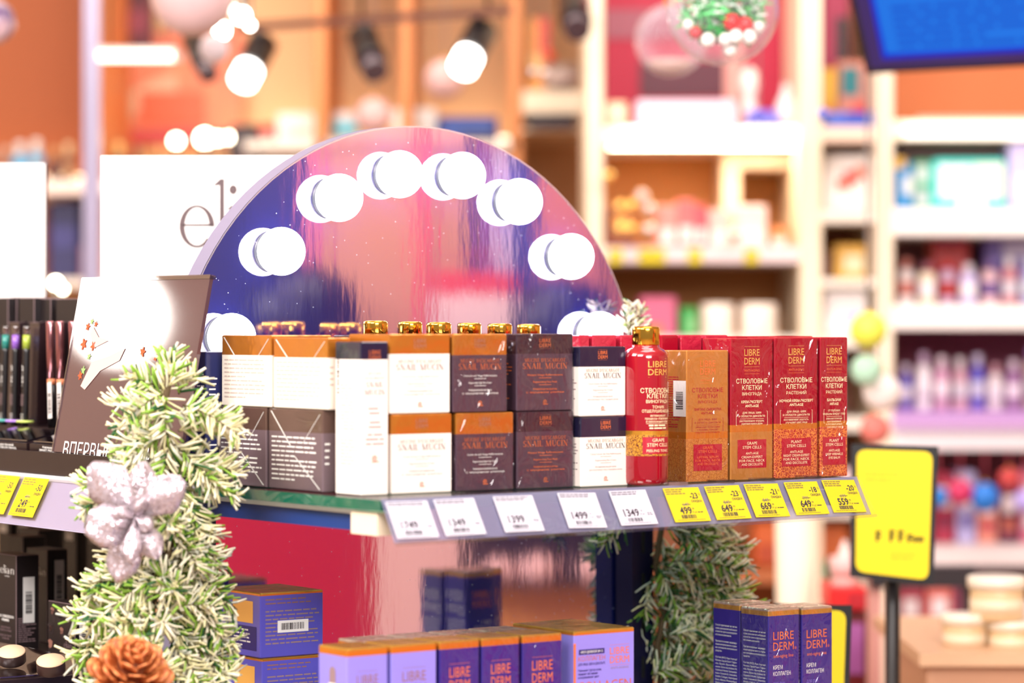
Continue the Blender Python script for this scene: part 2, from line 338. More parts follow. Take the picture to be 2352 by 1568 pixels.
# arched mirror board with globe bulbs
def mirror_material():
    m = bpy.data.materials.new('mirror_film'); m.use_nodes = True; nt = m.node_tree; b = nt.nodes['Principled BSDF']
    b.inputs['Metallic'].default_value = 1; b.inputs['Base Color'].default_value = (.74, .66, .70, 1); b.inputs['Roughness'].default_value = .045
    tc = nt.nodes.new('ShaderNodeTexCoord'); mp = nt.nodes.new('ShaderNodeMapping'); n1 = nt.nodes.new('ShaderNodeTexNoise'); bp = nt.nodes.new('ShaderNodeBump')
    mp.inputs['Scale'].default_value = (70, 20, 16); n1.inputs['Scale'].default_value = 1; n1.inputs['Detail'].default_value = 3.5
    nt.links.new(tc.outputs['Object'], mp.inputs[0]); nt.links.new(mp.outputs[0], n1.inputs[0]); nt.links.new(n1.outputs[0], bp.inputs['Height'])
    bp.inputs['Strength'].default_value = .06; bp.inputs['Distance'].default_value = .0010; nt.links.new(bp.outputs[0], b.inputs['Normal'])
    # blue diffuse tint paints in the haze glowing around the bulbs
    d = nt.nodes.new('ShaderNodeBsdfDiffuse'); d.inputs[0].default_value = (.05, .10, 1.0, 1); x = nt.nodes.new('ShaderNodeMixShader'); x.inputs[0].default_value = .06
    out = nt.nodes['Material Output']; nt.links.new(b.outputs[0], x.inputs[1]); nt.links.new(d.outputs[0], x.inputs[2]); nt.links.new(x.outputs[0], out.inputs[0])
    # specks of dust
    v = nt.nodes.new('ShaderNodeTexVoronoi'); v.inputs['Scale'].default_value = 120; mt = nt.nodes.new('ShaderNodeMath'); mt.operation = 'LESS_THAN'; mt.inputs[1].default_value = .07
    m2 = nt.nodes.new('ShaderNodeMix'); m2.data_type = 'RGBA'; m2.inputs[6].default_value = (.05, .10, 1.0, 1); m2.inputs[7].default_value = (.9, .9, 1, 1)
    nt.links.new(tc.outputs['Object'], v.inputs['Vector']); nt.links.new(v.outputs[0], mt.inputs[0]); nt.links.new(mt.outputs[0], m2.inputs[0]); nt.links.new(m2.outputs[2], d.inputs[0])
    ma = nt.nodes.new('ShaderNodeMath'); ma.operation = 'MULTIPLY_ADD'; ma.inputs[1].default_value = .5; ma.inputs[2].default_value = .075; nt.links.new(mt.outputs[0], ma.inputs[0]); nt.links.new(ma.outputs[0], x.inputs[0])
    return m
MC, MZ, MR = .302, -.092, .305
mirror = link('arched_vanity_mirror', None, None, G(MC, TM, MZ), A); tag(mirror, 'tall arch topped mirror board with glowing globe bulbs behind the boxes', 'mirror')
ring = [(MR*math.cos(math.pi*i/48), MR*math.sin(math.pi*i/48)) for i in range(49)]
outline = [(MR, -EYE-MZ+.13)]+ring+[(-MR, -EYE-MZ+.13)]
mb = MB(); mb.poly([(x, 0, z) for x, z in outline]); mb.build('mirror_face', mirror_material(), mirror)
mb = MB()
ins = [(x*.996, z*.996 if z > 0 else z) for x, z in outline]
n0 = len(mb.v); mb.v += [(x, .0006, z) for x, z in outline]+[(x, .026, z) for x, z in outline]; k = len(outline)
for i in range(k): mb.face([i, (i+1) % k, k+(i+1) % k, k+i])
mb.face([k+i for i in range(k-1, -1, -1)])
mb.build('board_edge', mat('board_edge_grey', (138, 130, 152), .5), mirror)
mb = MB()
for i in range(48):
    a, b = math.pi*i/48, math.pi*(i+1)/48
    mb.poly([(MR*math.cos(a), -.0004, MR*math.sin(a)), (MR*math.cos(b), -.0004, MR*math.sin(b)), ((MR-.0016)*math.cos(b), -.0004, (MR-.0016)*math.sin(b)), ((MR-.0016)*math.cos(a), -.0004, (MR-.0016)*math.sin(a))])
mb.build('bevel_rim', mat('bright_rim', (235, 232, 240), .15, .8), mirror)
bulb_m = mat("bulb_glow", (236, 240, 255), .3, emit=9)
sock = mat('glowing_collar', (206, 206, 222), .3, emit=.55)  # collar given its own glow to lighten the crescent at each bulb
BR, BO = .0252, .0185
for px, py in ((532, 775), (646, 577), (779, 454), (918, 400), (1062, 403), (1193, 463), (1312, 589), (1378, 768)):
    s = s_at(px, TM-BO); z = zz(py, s, TM-BO)
    b = MB(); a0 = math.acos((BO-.004)/BR); b.lathe([(max(1e-6, BR*math.sin(a0+(math.pi-a0)*j/18)), -BR*math.cos(a0+(math.pi-a0)*j/18)) for j in range(19)], 32); o = b.build('globe_bulb', bulb_m, mirror, (s-MC, -BO, z-MZ)); o.rotation_euler.x = math.pi/2
    k = MB(); k.lathe([(.0215, -BO+.0003), (.0220, -BO+.002), (.0218, -BO+.0052), (.0204, -BO+.0056)], 28); k.build('socket', sock, o)

# ------------------------------------------------------------------ price tags
tag_w = mat('tag_white', (232, 228, 236), .6); tag_y = mat('tag_yellow', (240, 214, 6), .6)
TAGM = [mat('tag_ink', (52, 44, 58), .6), mat('tag_ink_pale', (150, 130, 60), .6), mat('tag_ink_grey', (120, 112, 124), .6)]
def price_tag(M, label, group, yellow, price, off=None, old=None, sup='99', w=.0475, h=.0372, desc=2):
    mb = MB(); mb.box(-w/2, -.0003, -h, w/2, .0003, 0)
    o = mb.build('price_tag', tag_y if yellow else tag_w, None, M=M); tag(o, label, 'price tag', group)
    fr = lambda u, v: (u, -.0005, v)
    t = MB(); di = 1 if yellow else 2
    t.lines(fr, -w*.47, -h*.035, w*(.56 if yellow else .88), 3 if yellow else desc, h*.062, di, .55)
    if yellow:
        t.text('-%s' % off, fr, w*.27, -h*.33, h*.17, 0, align='C', bold=.02); t.text('%', fr, w*.44, -h*.24, h*.06, 0)
        t.text('СКИДКА', fr, w*.30, -h*.44, h*.065, 0, bold=.02)
        if old:
            t.text(old, fr, -w*.04, -h*.55, h*.11, 2, bold=.0); t.rect(fr, -w*.15, -h*.505, w*.10, -h*.49, 0)
        t.text(price, fr, -w*.10, -h*.77, h*.205, 0, bold=.026); t.text(sup, fr, w*.12, -h*.66, h*.06, 0); t.text('Р шт', fr, w*.14, -h*.755, h*.055, 0)
        t.lines(fr, w*.22, -h*.72, w*.2, 1, h*.05, 0)
    else:
        t.text(price, fr, -w*.12, -h*.75, h*.215, 0, bold=.026); t.text(sup, fr, w*.17, -h*.635, h*.055, 0); t.text('Р шт', fr, w*.18, -h*.725, h*.055, 0)
        t.lines(fr, w*.30, -h*.66, w*.16, 2, h*.05, 2)
    t.lines(fr, -w*.42, -h*.94, w*.8, 1, h*.035, di)
    t.build('lettering', TAGM, o)
    b = MB(); b.bars(fr, -w*.28, -h*.91, w*.14, -h*.80, 0); b.build('barcode_print', TAGM, o)
    return o
cx = (Vector(rail_pt(1, 0))-Vector(rail_pt(0, 0))).normalized(); up = (Vector(rail_pt(0, 0))-Vector(rail_pt(0, 1))).normalized(); nn = up.cross(cx).normalized()
def tagM(s, v=0., out=.0016, roll=0):
    p = Vector(rail_pt(s, v, out)); M = Matrix((( cx.x, nn.x, up.x, p.x), (cx.y, nn.y, up.y, p.y), (cx.z, nn.z, up.z, p.z), (0, 0, 0, 1)))
    return M @ Matrix.Rotation(roll, 4, 'Y')
TAGS = [(880, 0, '1749', None, None), (990, 0, '1349', None, None), (1127, 0, '1399', None, None), (1275, 0, '1499', None, None), (1393, 0, '1349', None, None),
        (1517, 1, '499', '23', '649'), (1612, 1, '649', '23', '849'), (1703, 1, '669', '21', '849'), (1795, 1, '649', '18', '799'), (1882, 1, '559', '20', '699')]
TL = ['white price tag reading 1749 at the near end of the clear rail', 'white price tag reading 1349 second along, under the gold topped white boxes', 'white price tag reading 1399 under the dark box with gold top',
      'white price tag reading 1499 under the all dark boxes', 'white price tag reading 1349 just before the yellow tags', 'yellow price tag reading 499 with minus 23, under the red bottle',
      'yellow price tag reading 649 with minus 23, under the gold carton', 'yellow price tag reading 669, below the red carton with gold lower half', 'yellow price tag reading 649 with minus 18, below the night cream carton', 'yellow price tag reading 559 with minus 20 at the far rail end']
for i, ((px, y, p, off, old), lb) in enumerate(zip(TAGS, TL)):
    s = s_rail(px)+.0245
    price_tag(tagM(s, .05, .0016, random.uniform(-.02, .02)), lb, 'price tags on the glass shelf rail', y, p, off, old)

# ------------------------------------------------------------------ cartons
LM = [ink, wink, copper, mat('gold_print', (250, 190, 96), .3, .25), mat('crimson_print', (176, 16, 44), .4), white, mat('navy_print', (44, 32, 110), .4), mat('pale_print', (150, 122, 126), .6), mat('cream_print', (255, 236, 190), .4), mat('violet_print', (120, 104, 200), .45), mat('orange_print', (232, 116, 60), .4), mat('dull_print', (150, 104, 90), .5), mat('brown_print', (92, 62, 68), .5), mat('glow_washed_print', (206, 184, 174), .6)]  # last print is paled as if washed out by the bulbs' glow
INK, WHT, COP, GLD, CRI, CRD, NVY, PALE, CRM, VIO, ORG, DUL, BRN, FNT = range(14)
def film_material():
    m = clear('shrink_film', (255, 255, 255), .015, .10); nt = m.node_tree; g = [n for n in nt.nodes if n.type == 'BSDF_GLOSSY'][0]
    tc = nt.nodes.new('ShaderNodeTexCoord'); mp = nt.nodes.new('ShaderNodeMapping'); n1 = nt.nodes.new('ShaderNodeTexNoise'); bp = nt.nodes.new('ShaderNodeBump')
    mp.inputs['Scale'].default_value = (40, 40, 26); mp.inputs['Rotation'].default_value = (0, .5, 0); n1.inputs['Scale'].default_value = 1; n1.inputs['Detail'].default_value = 2; n1.inputs['Distortion'].default_value = 1.2
    oi = nt.nodes.new('ShaderNodeObjectInfo'); av = nt.nodes.new('ShaderNodeVectorMath'); av.operation = 'MULTIPLY_ADD'; av.inputs[1].default_value = (3.7, 2.3, 5.1)
    nt.links.new(oi.outputs['Random'], av.inputs[0]); nt.links.new(tc.outputs['Object'], av.inputs[2]); nt.links.new(av.outputs[0], mp.inputs[0]); nt.links.new(mp.outputs[0], n1.inputs[0]); nt.links.new(n1.outputs[0], bp.inputs['Height']); bp.inputs['Strength'].default_value = .8; bp.inputs['Distance'].default_value = .012
    nt.links.new(bp.outputs[0], g.inputs['Normal']); return m
film_m = film_material()
def carton(label, group, s, t, z, w, d, h, zs, mis, mats, paint=None, name='cosmetic_carton', cat='box', rot=0., top=None, sticker=None, seams=False, side=False, film=False):
    worn = mats[0] is MATS.get('black_brown_card'); mb = MB(); mb.prism(-w/2, w/2, -d/2, d/2, [h*q for q in zs], mis, .0009 if not worn else .0006, top, None, 1 if worn else None)
    if worn: mats = [mats[0], mat('worn_edge', (128, 104, 106), .5)]
    if side: loc = G(s, t, z+.0002); rz = A-math.pi/2+rot
    else: loc = G(s+w/2, t+d/2, z+.0002); rz = A+rot
    o = mb.build(name, mats, None, loc, rz); tag(o, label, cat, group)
    e = .00025
    FF = lambda u, v: (u, -d/2-e, v); FL = lambda u, v: (-w/2-e, -u, v); FR = lambda u, v: (w/2+e, u, v)
    if paint:
        t_ = MB(); paint(t_, FF, FL, w, d, h, FR)
        if t_.f: t_.build('lettering', LM, o)
    if seams:
        g = MB(); q = .0022
        g.poly([FL(-d*.46, h*.97), FL(-d*.46+q, h*.97), FL(-d*.10+q, h*.55), FL(-d*.10, h*.55)]); g.poly([FL(d*.46, h*.95), FL(d*.46-q*.4, h*.95), FL(d*.16-q*.4, h*.6), FL(d*.16, h*.6)])
        g.poly([FL(-d*.02, h*.42), FL(-d*.02+q, h*.42), FL(d*.44+q, h*.03), FL(d*.44, h*.03)])
        g.build('wrap_seam', mat('wrap_film', (240, 236, 230), .2), o)
    if film:
        g = MB(); g.poly([(-w*.497, -d/2-.0008, h*.004), (w*.497, -d/2-.0008, h*.004), (w*.497, -d/2-.0008, h*.996), (-w*.497, -d/2-.0008, h*.996)])
        g.poly([(-w/2-.0008, d*.49, h*.004), (-w/2-.0008, -d*.49, h*.004), (-w/2-.0008, -d*.49, h*.996), (-w/2-.0008, d*.49, h*.996)]); g.build('shrink_film', film_m, o)
    if sticker:
        f_, u0, v0, u1, v1, vert = sticker; f = {'F': FF, 'L': FL, 'R': FR}[f_]
        g = lambda u, v: tuple(Vector(f(u, v))+(Vector(f(u, v))-Vector(f(0, v)))*0+({'F': Vector((0, -.0003, 0)), 'L': Vector((-.0003, 0, 0)), 'R': Vector((.0003, 0, 0))}[f_]))
        b = MB(); b.rect(g, u0, v0, u1, v1); st = b.build('barcode_sticker', white, o)
        g2 = lambda u, v: tuple(Vector(f(u, v))+({'F': Vector((0, -.0005, 0)), 'L': Vector((-.0005, 0, 0)), 'R': Vector((.0005, 0, 0))}[f_]))
        b = MB(); k = .22
        if vert: b.bars(g2, u0+(u1-u0)*k, v0+(v1-v0)*.2, u1-(u1-u0)*k, v1-(v1-v0)*.3, 0, True)
        else: b.bars(g2, u0+(u1-u0)*.12, v0+(v1-v0)*k, u1-(u1-u0)*.12, v1-(v1-v0)*k, 0)
        b.build('barcode_print', [ink], st)
    return o
def logo(t, FF, u, v, h, mi, w, rule=True):
    """two stacked words between hair rules; v is the foot of the lower word, h the cap height"""
    t.text('LIBRE', FF, u, v+h*1.22, h, mi, w); t.text('DERM', FF, u, v, h, mi, w)
    if rule: t.rect(FF, u-w/2, v+h*2.5, u+w/2, v+h*2.53, mi); t.rect(FF, u-w/2, v-h*.34, u+w/2, v-h*.31, mi)
def snail(t, FF, u, v, r, mi):
    n = 22; pts = []
    for i in range(n+1):
        a = i/n*3.2*math.pi; q = r*(.2+.8*i/n); pts.append((u+q*math.cos(a), v+q*math.sin(a)))
    for (a, b), (c, d) in zip(pts[:-1], pts[1:]):
        L = math.hypot(c-a, d-b) or 1; nx, ny = -(d-b)/L*r*.13, (c-a)/L*r*.13
        t.poly([FF(a+nx, b+ny), FF(c+nx, d+ny), FF(c-nx, d-ny), FF(a-nx, b-ny)], mi)
    t.rect(FF, u-r*1.1, v-r*1.15, u+r*1.5, v-r*.85, mi)
def snail_paint(brand, small, big, body, deco, en='Regenerating Eye Cream', fr='Crème Contour des Yeux Raffermissante', ru=('Регенерирующий крем', 'для кожи вокруг глаз с муцином улитки')):
    def p(t, FF, FL, w, d, h, FR):
        logo(t, FF, 0, h*.825, h*.052, brand, w*.2)
        t.serif("MUCINE D'ESCARGOT", FF, 0, h*.635, h*.045, small, w*.72); t.serif('SNAIL MUCIN', FF, 0, h*.545, h*.075, big, w*.78)
        t.text(fr, FF, 0, h*.455, h*.024, body, w*.62); t.rect(FF, -w*.11, h*.425, w*.11, h*.43, body)
        t.text(en, FF, 0, h*.365, h*.024, body, w*.42); t.rect(FF, -w*.11, h*.335, w*.11, h*.34, body)
        t.text(ru[0], FF, 0, h*.272, h*.024, body, w*.42); t.text(ru[1], FF, 0, h*.23, h*.024, body, w*.66)
        snail(t, FF, 0, h*.115, h*.03, deco)
        t.lines(FL, -d*.44, h*.62, d*.86, 11, h*.045, body, .3)
    return p
bronze_dk = mat('aubergine_gloss', (54, 34, 44), .22, coat=.6, bump=(45, .12)); bronze_dk2 = mat('aubergine_matte', (74, 52, 66), .32, coat=.4)
gold_top = mat('gold_card', (212, 132, 48), .2, .6, coat=.5, bump=(30, .3)); pearl = mat('pearl_card', (250, 236, 228), .35, coat=.3)
navy_g = mat('navy_gloss', (30, 26, 52), .2, coat=.7, bump=(40, .1))
en = 'Regenerating Night Face Cream', 'Crème de nuit Visage Raffermissante', ('Регенерирующий ночной крем для лица', 'с муцином улитки')
P_white = snail_paint(DUL, DUL, BRN, PALE, COP, 'Regenerating Face Cream', 'Crème de Jour Visage Raffermissante', ('Регенерирующий дневной крем', 'с муцином улитки'))
P_night = snail_paint(DUL, COP, COP, WHT, ORG, *en); P_dark = snail_paint(COP, COP, COP, ORG, COP, 'Regenerating Face Mask', 'Masque Visage Raffermissante', ('Регенерирующая маска для лица', 'с муцином улитки'))
P_eye = snail_paint(ORG, COP, INK, PALE, COP)
HA = .0745
row = 'snail cream boxes on the glass shelf'
A0 = s_at(904, 0); B0 = s_at(1053, 0); C0 = s_at(1194, 0); D0 = s_at(1328, 0)
for lv, ds in ((0, 0), (1, -.002)):
    w_ = ('lower', 'upper')[lv]; z = SH+lv*(HA+.0006)
    carton('white snail cream box with gold top, %s one beside the tall white carton' % w_, row, A0+ds, .004, z, .069, .07, HA, (0, .75, 1), (1, 0), (gold_top, pearl), P_white)
    carton('aubergine snail cream box with gold top band, %s of two' % w_, row, B0+ds*1.9, .004, z, .0675 if lv == 0 else .0635, .07, HA, (0, .73, 1), (1, 0), (gold_top, bronze_dk2), P_night, film=True)
    carton('all aubergine snail mask box, %s of two' % w_, row, C0-.0005+ds*.3, .004, z, .0685, .07, HA, (0, .74, 1), (1, 0), (bronze_dk, bronze_dk2), P_dark, film=True)
    carton('small white eye cream box with navy top, %s of two' % w_, row, D0+ds*.8, -.004, SH+lv*.0688, .0615 if lv == 0 else .0575, .05, .0682, (0, .71, 1), (1, 0), (navy_g, pearl), P_eye,
           sticker=('R', -.022, .018, .006, .054, True) if lv else None)
# tall white corner carton
def P_tall(t, FF, FL, w, d, h, FR):
    logo(t, FF, 0, h*.885, h*.028, COP, w*.42, False)
    t.serif('MUCINE', FF, 0, h*.785, h*.018, PALE, w*.5); t.serif("D'ESCARGOT", FF, 0, h*.755, h*.018, PALE, w*.75); t.serif('SNAIL', FF, 0, h*.705, h*.034, BRN, w*.62); t.serif('MUCIN', FF, 0, h*.655, h*.034, BRN, w*.74)
    t.lines(FF, 0, h*.57, w*.5, 2, h*.03, PALE, .3, 'C'); t.lines(FF, 0, h*.48, w*.5, 2, h*.03, PALE, .3, 'C'); t.lines(FF, 0, h*.40, w*.7, 3, h*.03, PALE, .3, 'C'); snail(t, FF, 0, h*.24, w*.1, COP)
    t.lines(FL, -d*.3, h*.72, d*.7, 14, h*.022, PALE, .25); t.lines(FL, -d*.3, h*.36, d*.7, 8, h*.022, PALE, .25); t.bars(FL, -d*.42, h*.66, -d*.34, h*.93, INK, True)
carton('tall slim white carton with dark top at the near shelf corner', None, s_at(829, 0), .0, SH, .0305, .044, .1425, (0, .885, 1), (1, 0), (navy_g, pearl), P_tall)
# gold / dark boxes along the left edge, wrapped in film
def P_back(mi):
    def p(t, FF, FL, w, d, h, FR): t.lines(FL, -d*.44, h*.66, d*.86, 10, h*.058, mi, .32, ragged=.12); t.lines(FF, -w*.42, h*.6, w*.2, 4, h*.08, mi, .3)
    return p
l0, l1, l2, l3 = t_at(737, 0), t_at(622, 0), t_at(610, 0), t_at(505, 0)
zl = (0, .72, 1)
side_row = 'boxes along the near side edge of the glass shelf'
def at_side(px0, px1, lab, z, h, mats, mi, w=.07, s=0.0, zs=zl, mis=(1, 0)):
    t0, t1 = t_at(px0, s), t_at(px1, s)
    carton(lab, side_row, s, t0, z, w, t1-t0-.001, h, zs, mis, mats, P_back(mi), seams=True)
tan = mat('pearl_back', (252, 240, 226), .4, coat=.3); dk_back = mat('taupe_back', (112, 92, 98), .3, coat=.5); dk_top = mat('taupe_top', (92, 68, 60), .25, coat=.6, bump=(40, .15))
at_side(741, 616, 'dark film wrapped box directly behind the tall white carton, lower tier', SH, .0775, (dk_top, dk_back), WHT, .03)
at_side(611, 501, 'dark film wrapped box half hidden by the garland, lower tier', SH, .0775, (dk_top, dk_back), WHT)
at_side(752, 627, 'white box with gold top behind the tall white carton, upper tier', SH+.0781, .068, (gold_top, tan), FNT, .026)
at_side(622, 508, 'white box with gold top next to the lowest glowing bulb, upper tier', SH+.0781, .070, (gold_top, tan), FNT)
nvb = mat('navy_back', (40, 44, 92), .3, coat=.5)
for lv in (0, 1):
    carton('navy text covered box between mirror edge and gold topped boxes, %s tier' % ('lower', 'upper')[lv], side_row, -.012, .2645, SH+lv*.066, .05, .018, .0655, (0, 1), (0,), (nvb,), P_back(WHT))
# second rows: their flat tops show behind the front boxes
for i, (s, t, lab) in enumerate(((.078, .10, 'dark box in the second row behind the gold topped boxes'), (.150, .10, 'dark box in the second row behind the all aubergine boxes'), (.222, .085, 'dark box in the second row behind the eye cream boxes'))):
    carton(lab, 'dark boxes in the second row', s, t, SH, .066, .07, .148, (0, 1), (0,), (bronze_dk,))
# ------------------------------------------------------------------ bottles
red_glass = mat('ruby_bottle', (168, 6, 32), .06, coat=1, trans=.2); red_liq = mat('ruby_bottle_dark', (150, 6, 34), .08, coat=1, trans=.35)
gold_lace = lace('gold_lace_band', (214, 150, 40), (92, 18, 20), 300, .05)
def bottle(s, t, z, label, group, R=.0222, H=.157, detailed=True, turn=0.):
    o = link('toner_bottle', None, None, G(s, t, z+.0002), A+turn); tag(o, label, 'bottle', group)
    sh = H-.0235
    pr = [(R*.90, 0), (R*.98, .003), (R, .008), (R, sh-.008), (R*.96, sh-.003), (R*.82, sh), (R*.62, sh+.0022), (R*.60, sh+.006)]
    b = MB(); b.lathe(pr, 36); b.build('glass_body', red_glass, o)
    c = MB(); rc = R*.625; c.lathe([(rc*.97, sh+.005), (rc, sh+.0055), (rc, H-.0035), (rc*.97, H-.0015), (rc*.88, H-.0005), (rc*.2, H)], 30); c.build('gold_cap', goldm, o)
    if detailed:
        fr = lambda u, v: ((R+.0006)*math.sin(u/R), -(R+.0006)*math.cos(u/R), v)
        g = MB(); g.rect(lambda u, v: ((R+.00015)*math.sin(u/R), -(R+.00015)*math.cos(u/R), v), -R*3.1, sh*.22, R*3.1, sh*.385, 0, 40); g.build('gold_band', gold_lace, o)
        g = MB(); g.rect(lambda u, v: ((R+.0002)*math.sin(u/R), -(R+.0002)*math.cos(u/R), v), -R*3.1, sh*.375, R*3.1, sh*.405, 0, 40); g.build('gold_ring', goldf, o)
        g = MB(); g.rect(lambda u, v: ((R+.00025)*math.sin(u/R), -(R+.00025)*math.cos(u/R), v), -.0165, sh*.235, .0165, sh*.36, 4, 10)
        logo(g, fr, 0, sh*.815, sh*.048, 3, .022); 
        g.text('СТВОЛОВЫЕ', fr, 0, sh*.685, sh*.035, 8, .037); g.text('КЛЕТКИ', fr, 0, sh*.645, sh*.035, 8, .024); g.text('ВИНОГРАДА', fr, 0, sh*.61, sh*.024, 8, .026)
        g.text('ТОНИК', fr, 0, sh*.57, sh*.022, 8); g.text('ОТШЕЛУШИВАЮЩИЙ', fr, 0, sh*.54, sh*.022, 8, .034)
        g.text('активизирует', fr, 0, sh*.51, sh*.018, 8, .018); g.text('процессы обновления', fr, 0, sh*.488, sh*.018, 8, .028); g.text('и омоложения кожи', fr, 0, sh*.466, sh*.018, 8, .026)
        g.rect(fr, -.013, sh*.457, .013, sh*.459, 8, 6); g.lines(fr, 0, sh*.45, .026, 2, sh*.02, 8, .5, 'C')
        fr2 = lambda u, v: ((R+.0009)*math.sin(u/R), -(R+.0009)*math.cos(u/R), v)
        g.text('GRAPE', fr2, 0, sh*.325, sh*.026, 8); g.text('STEM CELLS', fr2, 0, sh*.29, sh*.026, 8, .024); g.text('PEELING TONIC', fr2, 0, sh*.25, sh*.02, 8, .025)
        g.build('lettering', LM, o)
    return o
sB = s_at(1489, -.012)
bottle(sB, -.008, SH, 'ruby red toner bottle with gold cap in the front row', None, turn=-.07)
for px in (862, 942, 1008, 1078, 1148, 1214):
    tb = (.188, .236)[(862, 942, 1008, 1078, 1148, 1214).index(px) % 2]; s = s_at(px, tb)
    k = len([0 for q in (862, 942, 1008, 1078, 1148, 1214) if q < px])
    bottle(s, tb, SH, '%s gold capped bottle from the near end in the row behind the snail cream boxes' % ('first', 'second', 'third', 'fourth', 'fifth', 'sixth')[k], 'gold capped bottles behind the boxes', .0205, zz(736+k*1.6, s, tb)-SH, False)
# ------------------------------------------------------------------ red and gold stem cell cartons
red_c = mat('crimson_card', (160, 10, 36), .24, coat=.6, bump=(50, .10)); gold_c = mat('antique_gold_card', (204, 132, 62), .3, .35, coat=.4, bump=(60, .12))
band_g = mat('copper_band', (228, 132, 44), .25, .5); lace_r = lace('lace_on_red', (160, 16, 34), (232, 134, 62), 260, .055); lace_g = lace('lace_on_gold', (204, 128, 58), (168, 84, 30), 260, .045)
def stem_paint(title, sub, kind, l1_, l2_, en_, col, lettr, rect=True, narrow=False):
    def p(t, FF, FL, w, d, h, FR):
        lw = w*(.36 if not narrow else .55)
        logo(t, FF, 0, h*.815, h*.05, GLD if lettr == CRM else ORG, lw); t.text('ANTI-AGING', FF, 0, h*.765, h*.016, ORG, lw); t.rect(FF, -lw/2, h*.748, lw/2, h*.750, ORG)
        t.text('СТВОЛОВЫЕ', FF, 0, h*.682, h*.033, lettr, w*(.74 if not narrow else .94), bold=.006); t.text('КЛЕТКИ', FF, 0, h*.636, h*.033, lettr, w*(.46 if not narrow else .6), bold=.006); t.text(title, FF, 0, h*.597, h*.022, lettr, w*(.46 if not narrow else .58))
        t.text(sub[0], FF, 0, h*.542, h*.019, lettr, w*sub[2], bold=.018); t.text(sub[1], FF, 0, h*.514, h*.019, lettr, w*.32, bold=.018)
        t.text(l1_[0], FF, 0, h*.468, h*.018, lettr, w*.44); t.text(l1_[1], FF, 0, h*.444, h*.018, lettr, w*(.62 if not narrow else .8)); t.rect(FF, -w*.28, h*.431, w*.28, h*.433, lettr)
        for i, q in enumerate(l2_): t.text(q, FF, 0, h*(.411-i*.020), h*.015, lettr, w*.58 if i % 2 == 0 else w*.5)
        for sx in (-1, 1):
            t.rect(FF, sx*w*.37-.0002, h*.385, sx*w*.37+.0002, h*.485, lettr); t.rect(FF, sx*w*.37-(.0015 if sx > 0 else 0), h*.385, sx*w*.37+(.0015 if sx < 0 else 0), h*.3865, lettr); t.rect(FF, sx*w*.37-(.0015 if sx > 0 else 0), h*.4835, sx*w*.37+(.0015 if sx < 0 else 0), h*.485, lettr)
        G2 = lambda u, v: (u, -d/2-.0003, v); G3 = lambda u, v: (u, -d/2-.0005, v)
        rw = .34 if not narrow else .42
        t.rect(G2, -w*rw, h*.085, w*rw, h*.285, CRI)
        c2 = CRM if lettr == CRM else ORG
        t.text(kind, G3, 0, h*.250, h*.021, c2, w*.24 if not narrow else w*.34); t.text('STEM CELLS', G3, 0, h*.221, h*.021, c2, w*.44 if not narrow else w*.62)
        for i, q in enumerate(en_): t.text(q, G3, 0, h*(.180-i*.026), h*.018, c2, w*(.6 if len(q) > 13 else .5 if len(q) > 9 else .3) if not narrow else w*(.62 if len(q) > 10 else .4))
        t.lines(FL, -d*.3, h*.8, d*.6, 22, h*.018, lettr, .4)
    return p
srow = 'stem cell cartons at the far end of the shelf'
g0 = s_at(1577, 0)
carton('antique gold stem cell carton between red bottle and red cartons', srow, g0, .0, SH, s_at(1673, 0)-g0, .045, .1325, (0, .33, .38, 1), (2, 1, 0), (gold_c, band_g, lace_g),
       stem_paint('ВИНОГРАДА', ('ЛИФТИНГ-СЫВОРОТКА', 'ANTI-AGE', .66), 'GRAPE', ('для лица, шеи', 'и области декольте'), ('уменьшает провисание', 'и морщины, повышает', 'упругость и эластичность'), ('LIFTING SERUM', 'FOR FACE, NECK', 'AND DECOLLETE'), gold_c, CRI), film=True, sticker=('L', .002, .066, .022, .102, True))
g0 = s_at(1678, 0)
carton('red stem cell carton with plain gold lower half, left of the two wide red cartons', srow, g0, 0, SH, s_at(1775, 0)-g0, .045, .1445, (0, .34, .39, 1), (2, 1, 0), (red_c, band_g, gold_c),
       stem_paint('ВИНОГРАДА', ('КРЕМ-ЭКСПЕРТ', 'ANTI-AGE', .5), 'GRAPE', ('для лица, шеи', 'и области декольте'), ('разглаживание морщин,', 'укрепление каркаса дермы'), ('ANTI-AGE', 'CREAM-EXPERT', 'FOR FACE, NECK', 'AND DECOLLETE'), red_c, CRM), film=True)
g0 = s_at(1779, 0)
carton('red night cream carton with gold filigree on its lower half, wide', srow, g0, 0, SH, s_at(1878, 0)-g0, .045, .1450, (0, .35, .39, 1), (2, 1, 0), (red_c, band_g, lace_r),
       stem_paint('РАСТЕНИЙ', ('НОЧНОЙ КРЕМ-ЭКСПЕРТ', 'ANTI-AGE', .78), 'PLANT', ('для лица, шеи', 'и области декольте'), ('восстанавливает упругость,', 'улучшает цвет лица'), ('ANTI-AGE', 'NIGHT CREAM-EXPERT', 'FOR FACE, NECK', 'AND DECOLLETE'), red_c, CRM), film=True)
g0 = s_at(1884, 0)
carton('narrow red eye balm carton at the far end of the shelf', srow, g0, 0, SH, s_at(1947, 0)-g0, .040, .1452, (0, .36, .40, 1), (2, 1, 0), (red_c, band_g, lace_r),
       stem_paint('РАСТЕНИЙ', ('БАЛЬЗАМ', 'ANTI-AGE', .5), 'PLANT', ('от глубоких', 'морщин вокруг глаз'), ('уменьшение пигментации', 'разглаживание', 'и уплотнение нежной', 'кожи вокруг глаз'), ('ANTI-AGE', 'DEEP WRINKLE', 'EYE BALM'), red_c, CRM, narrow=True), film=True)
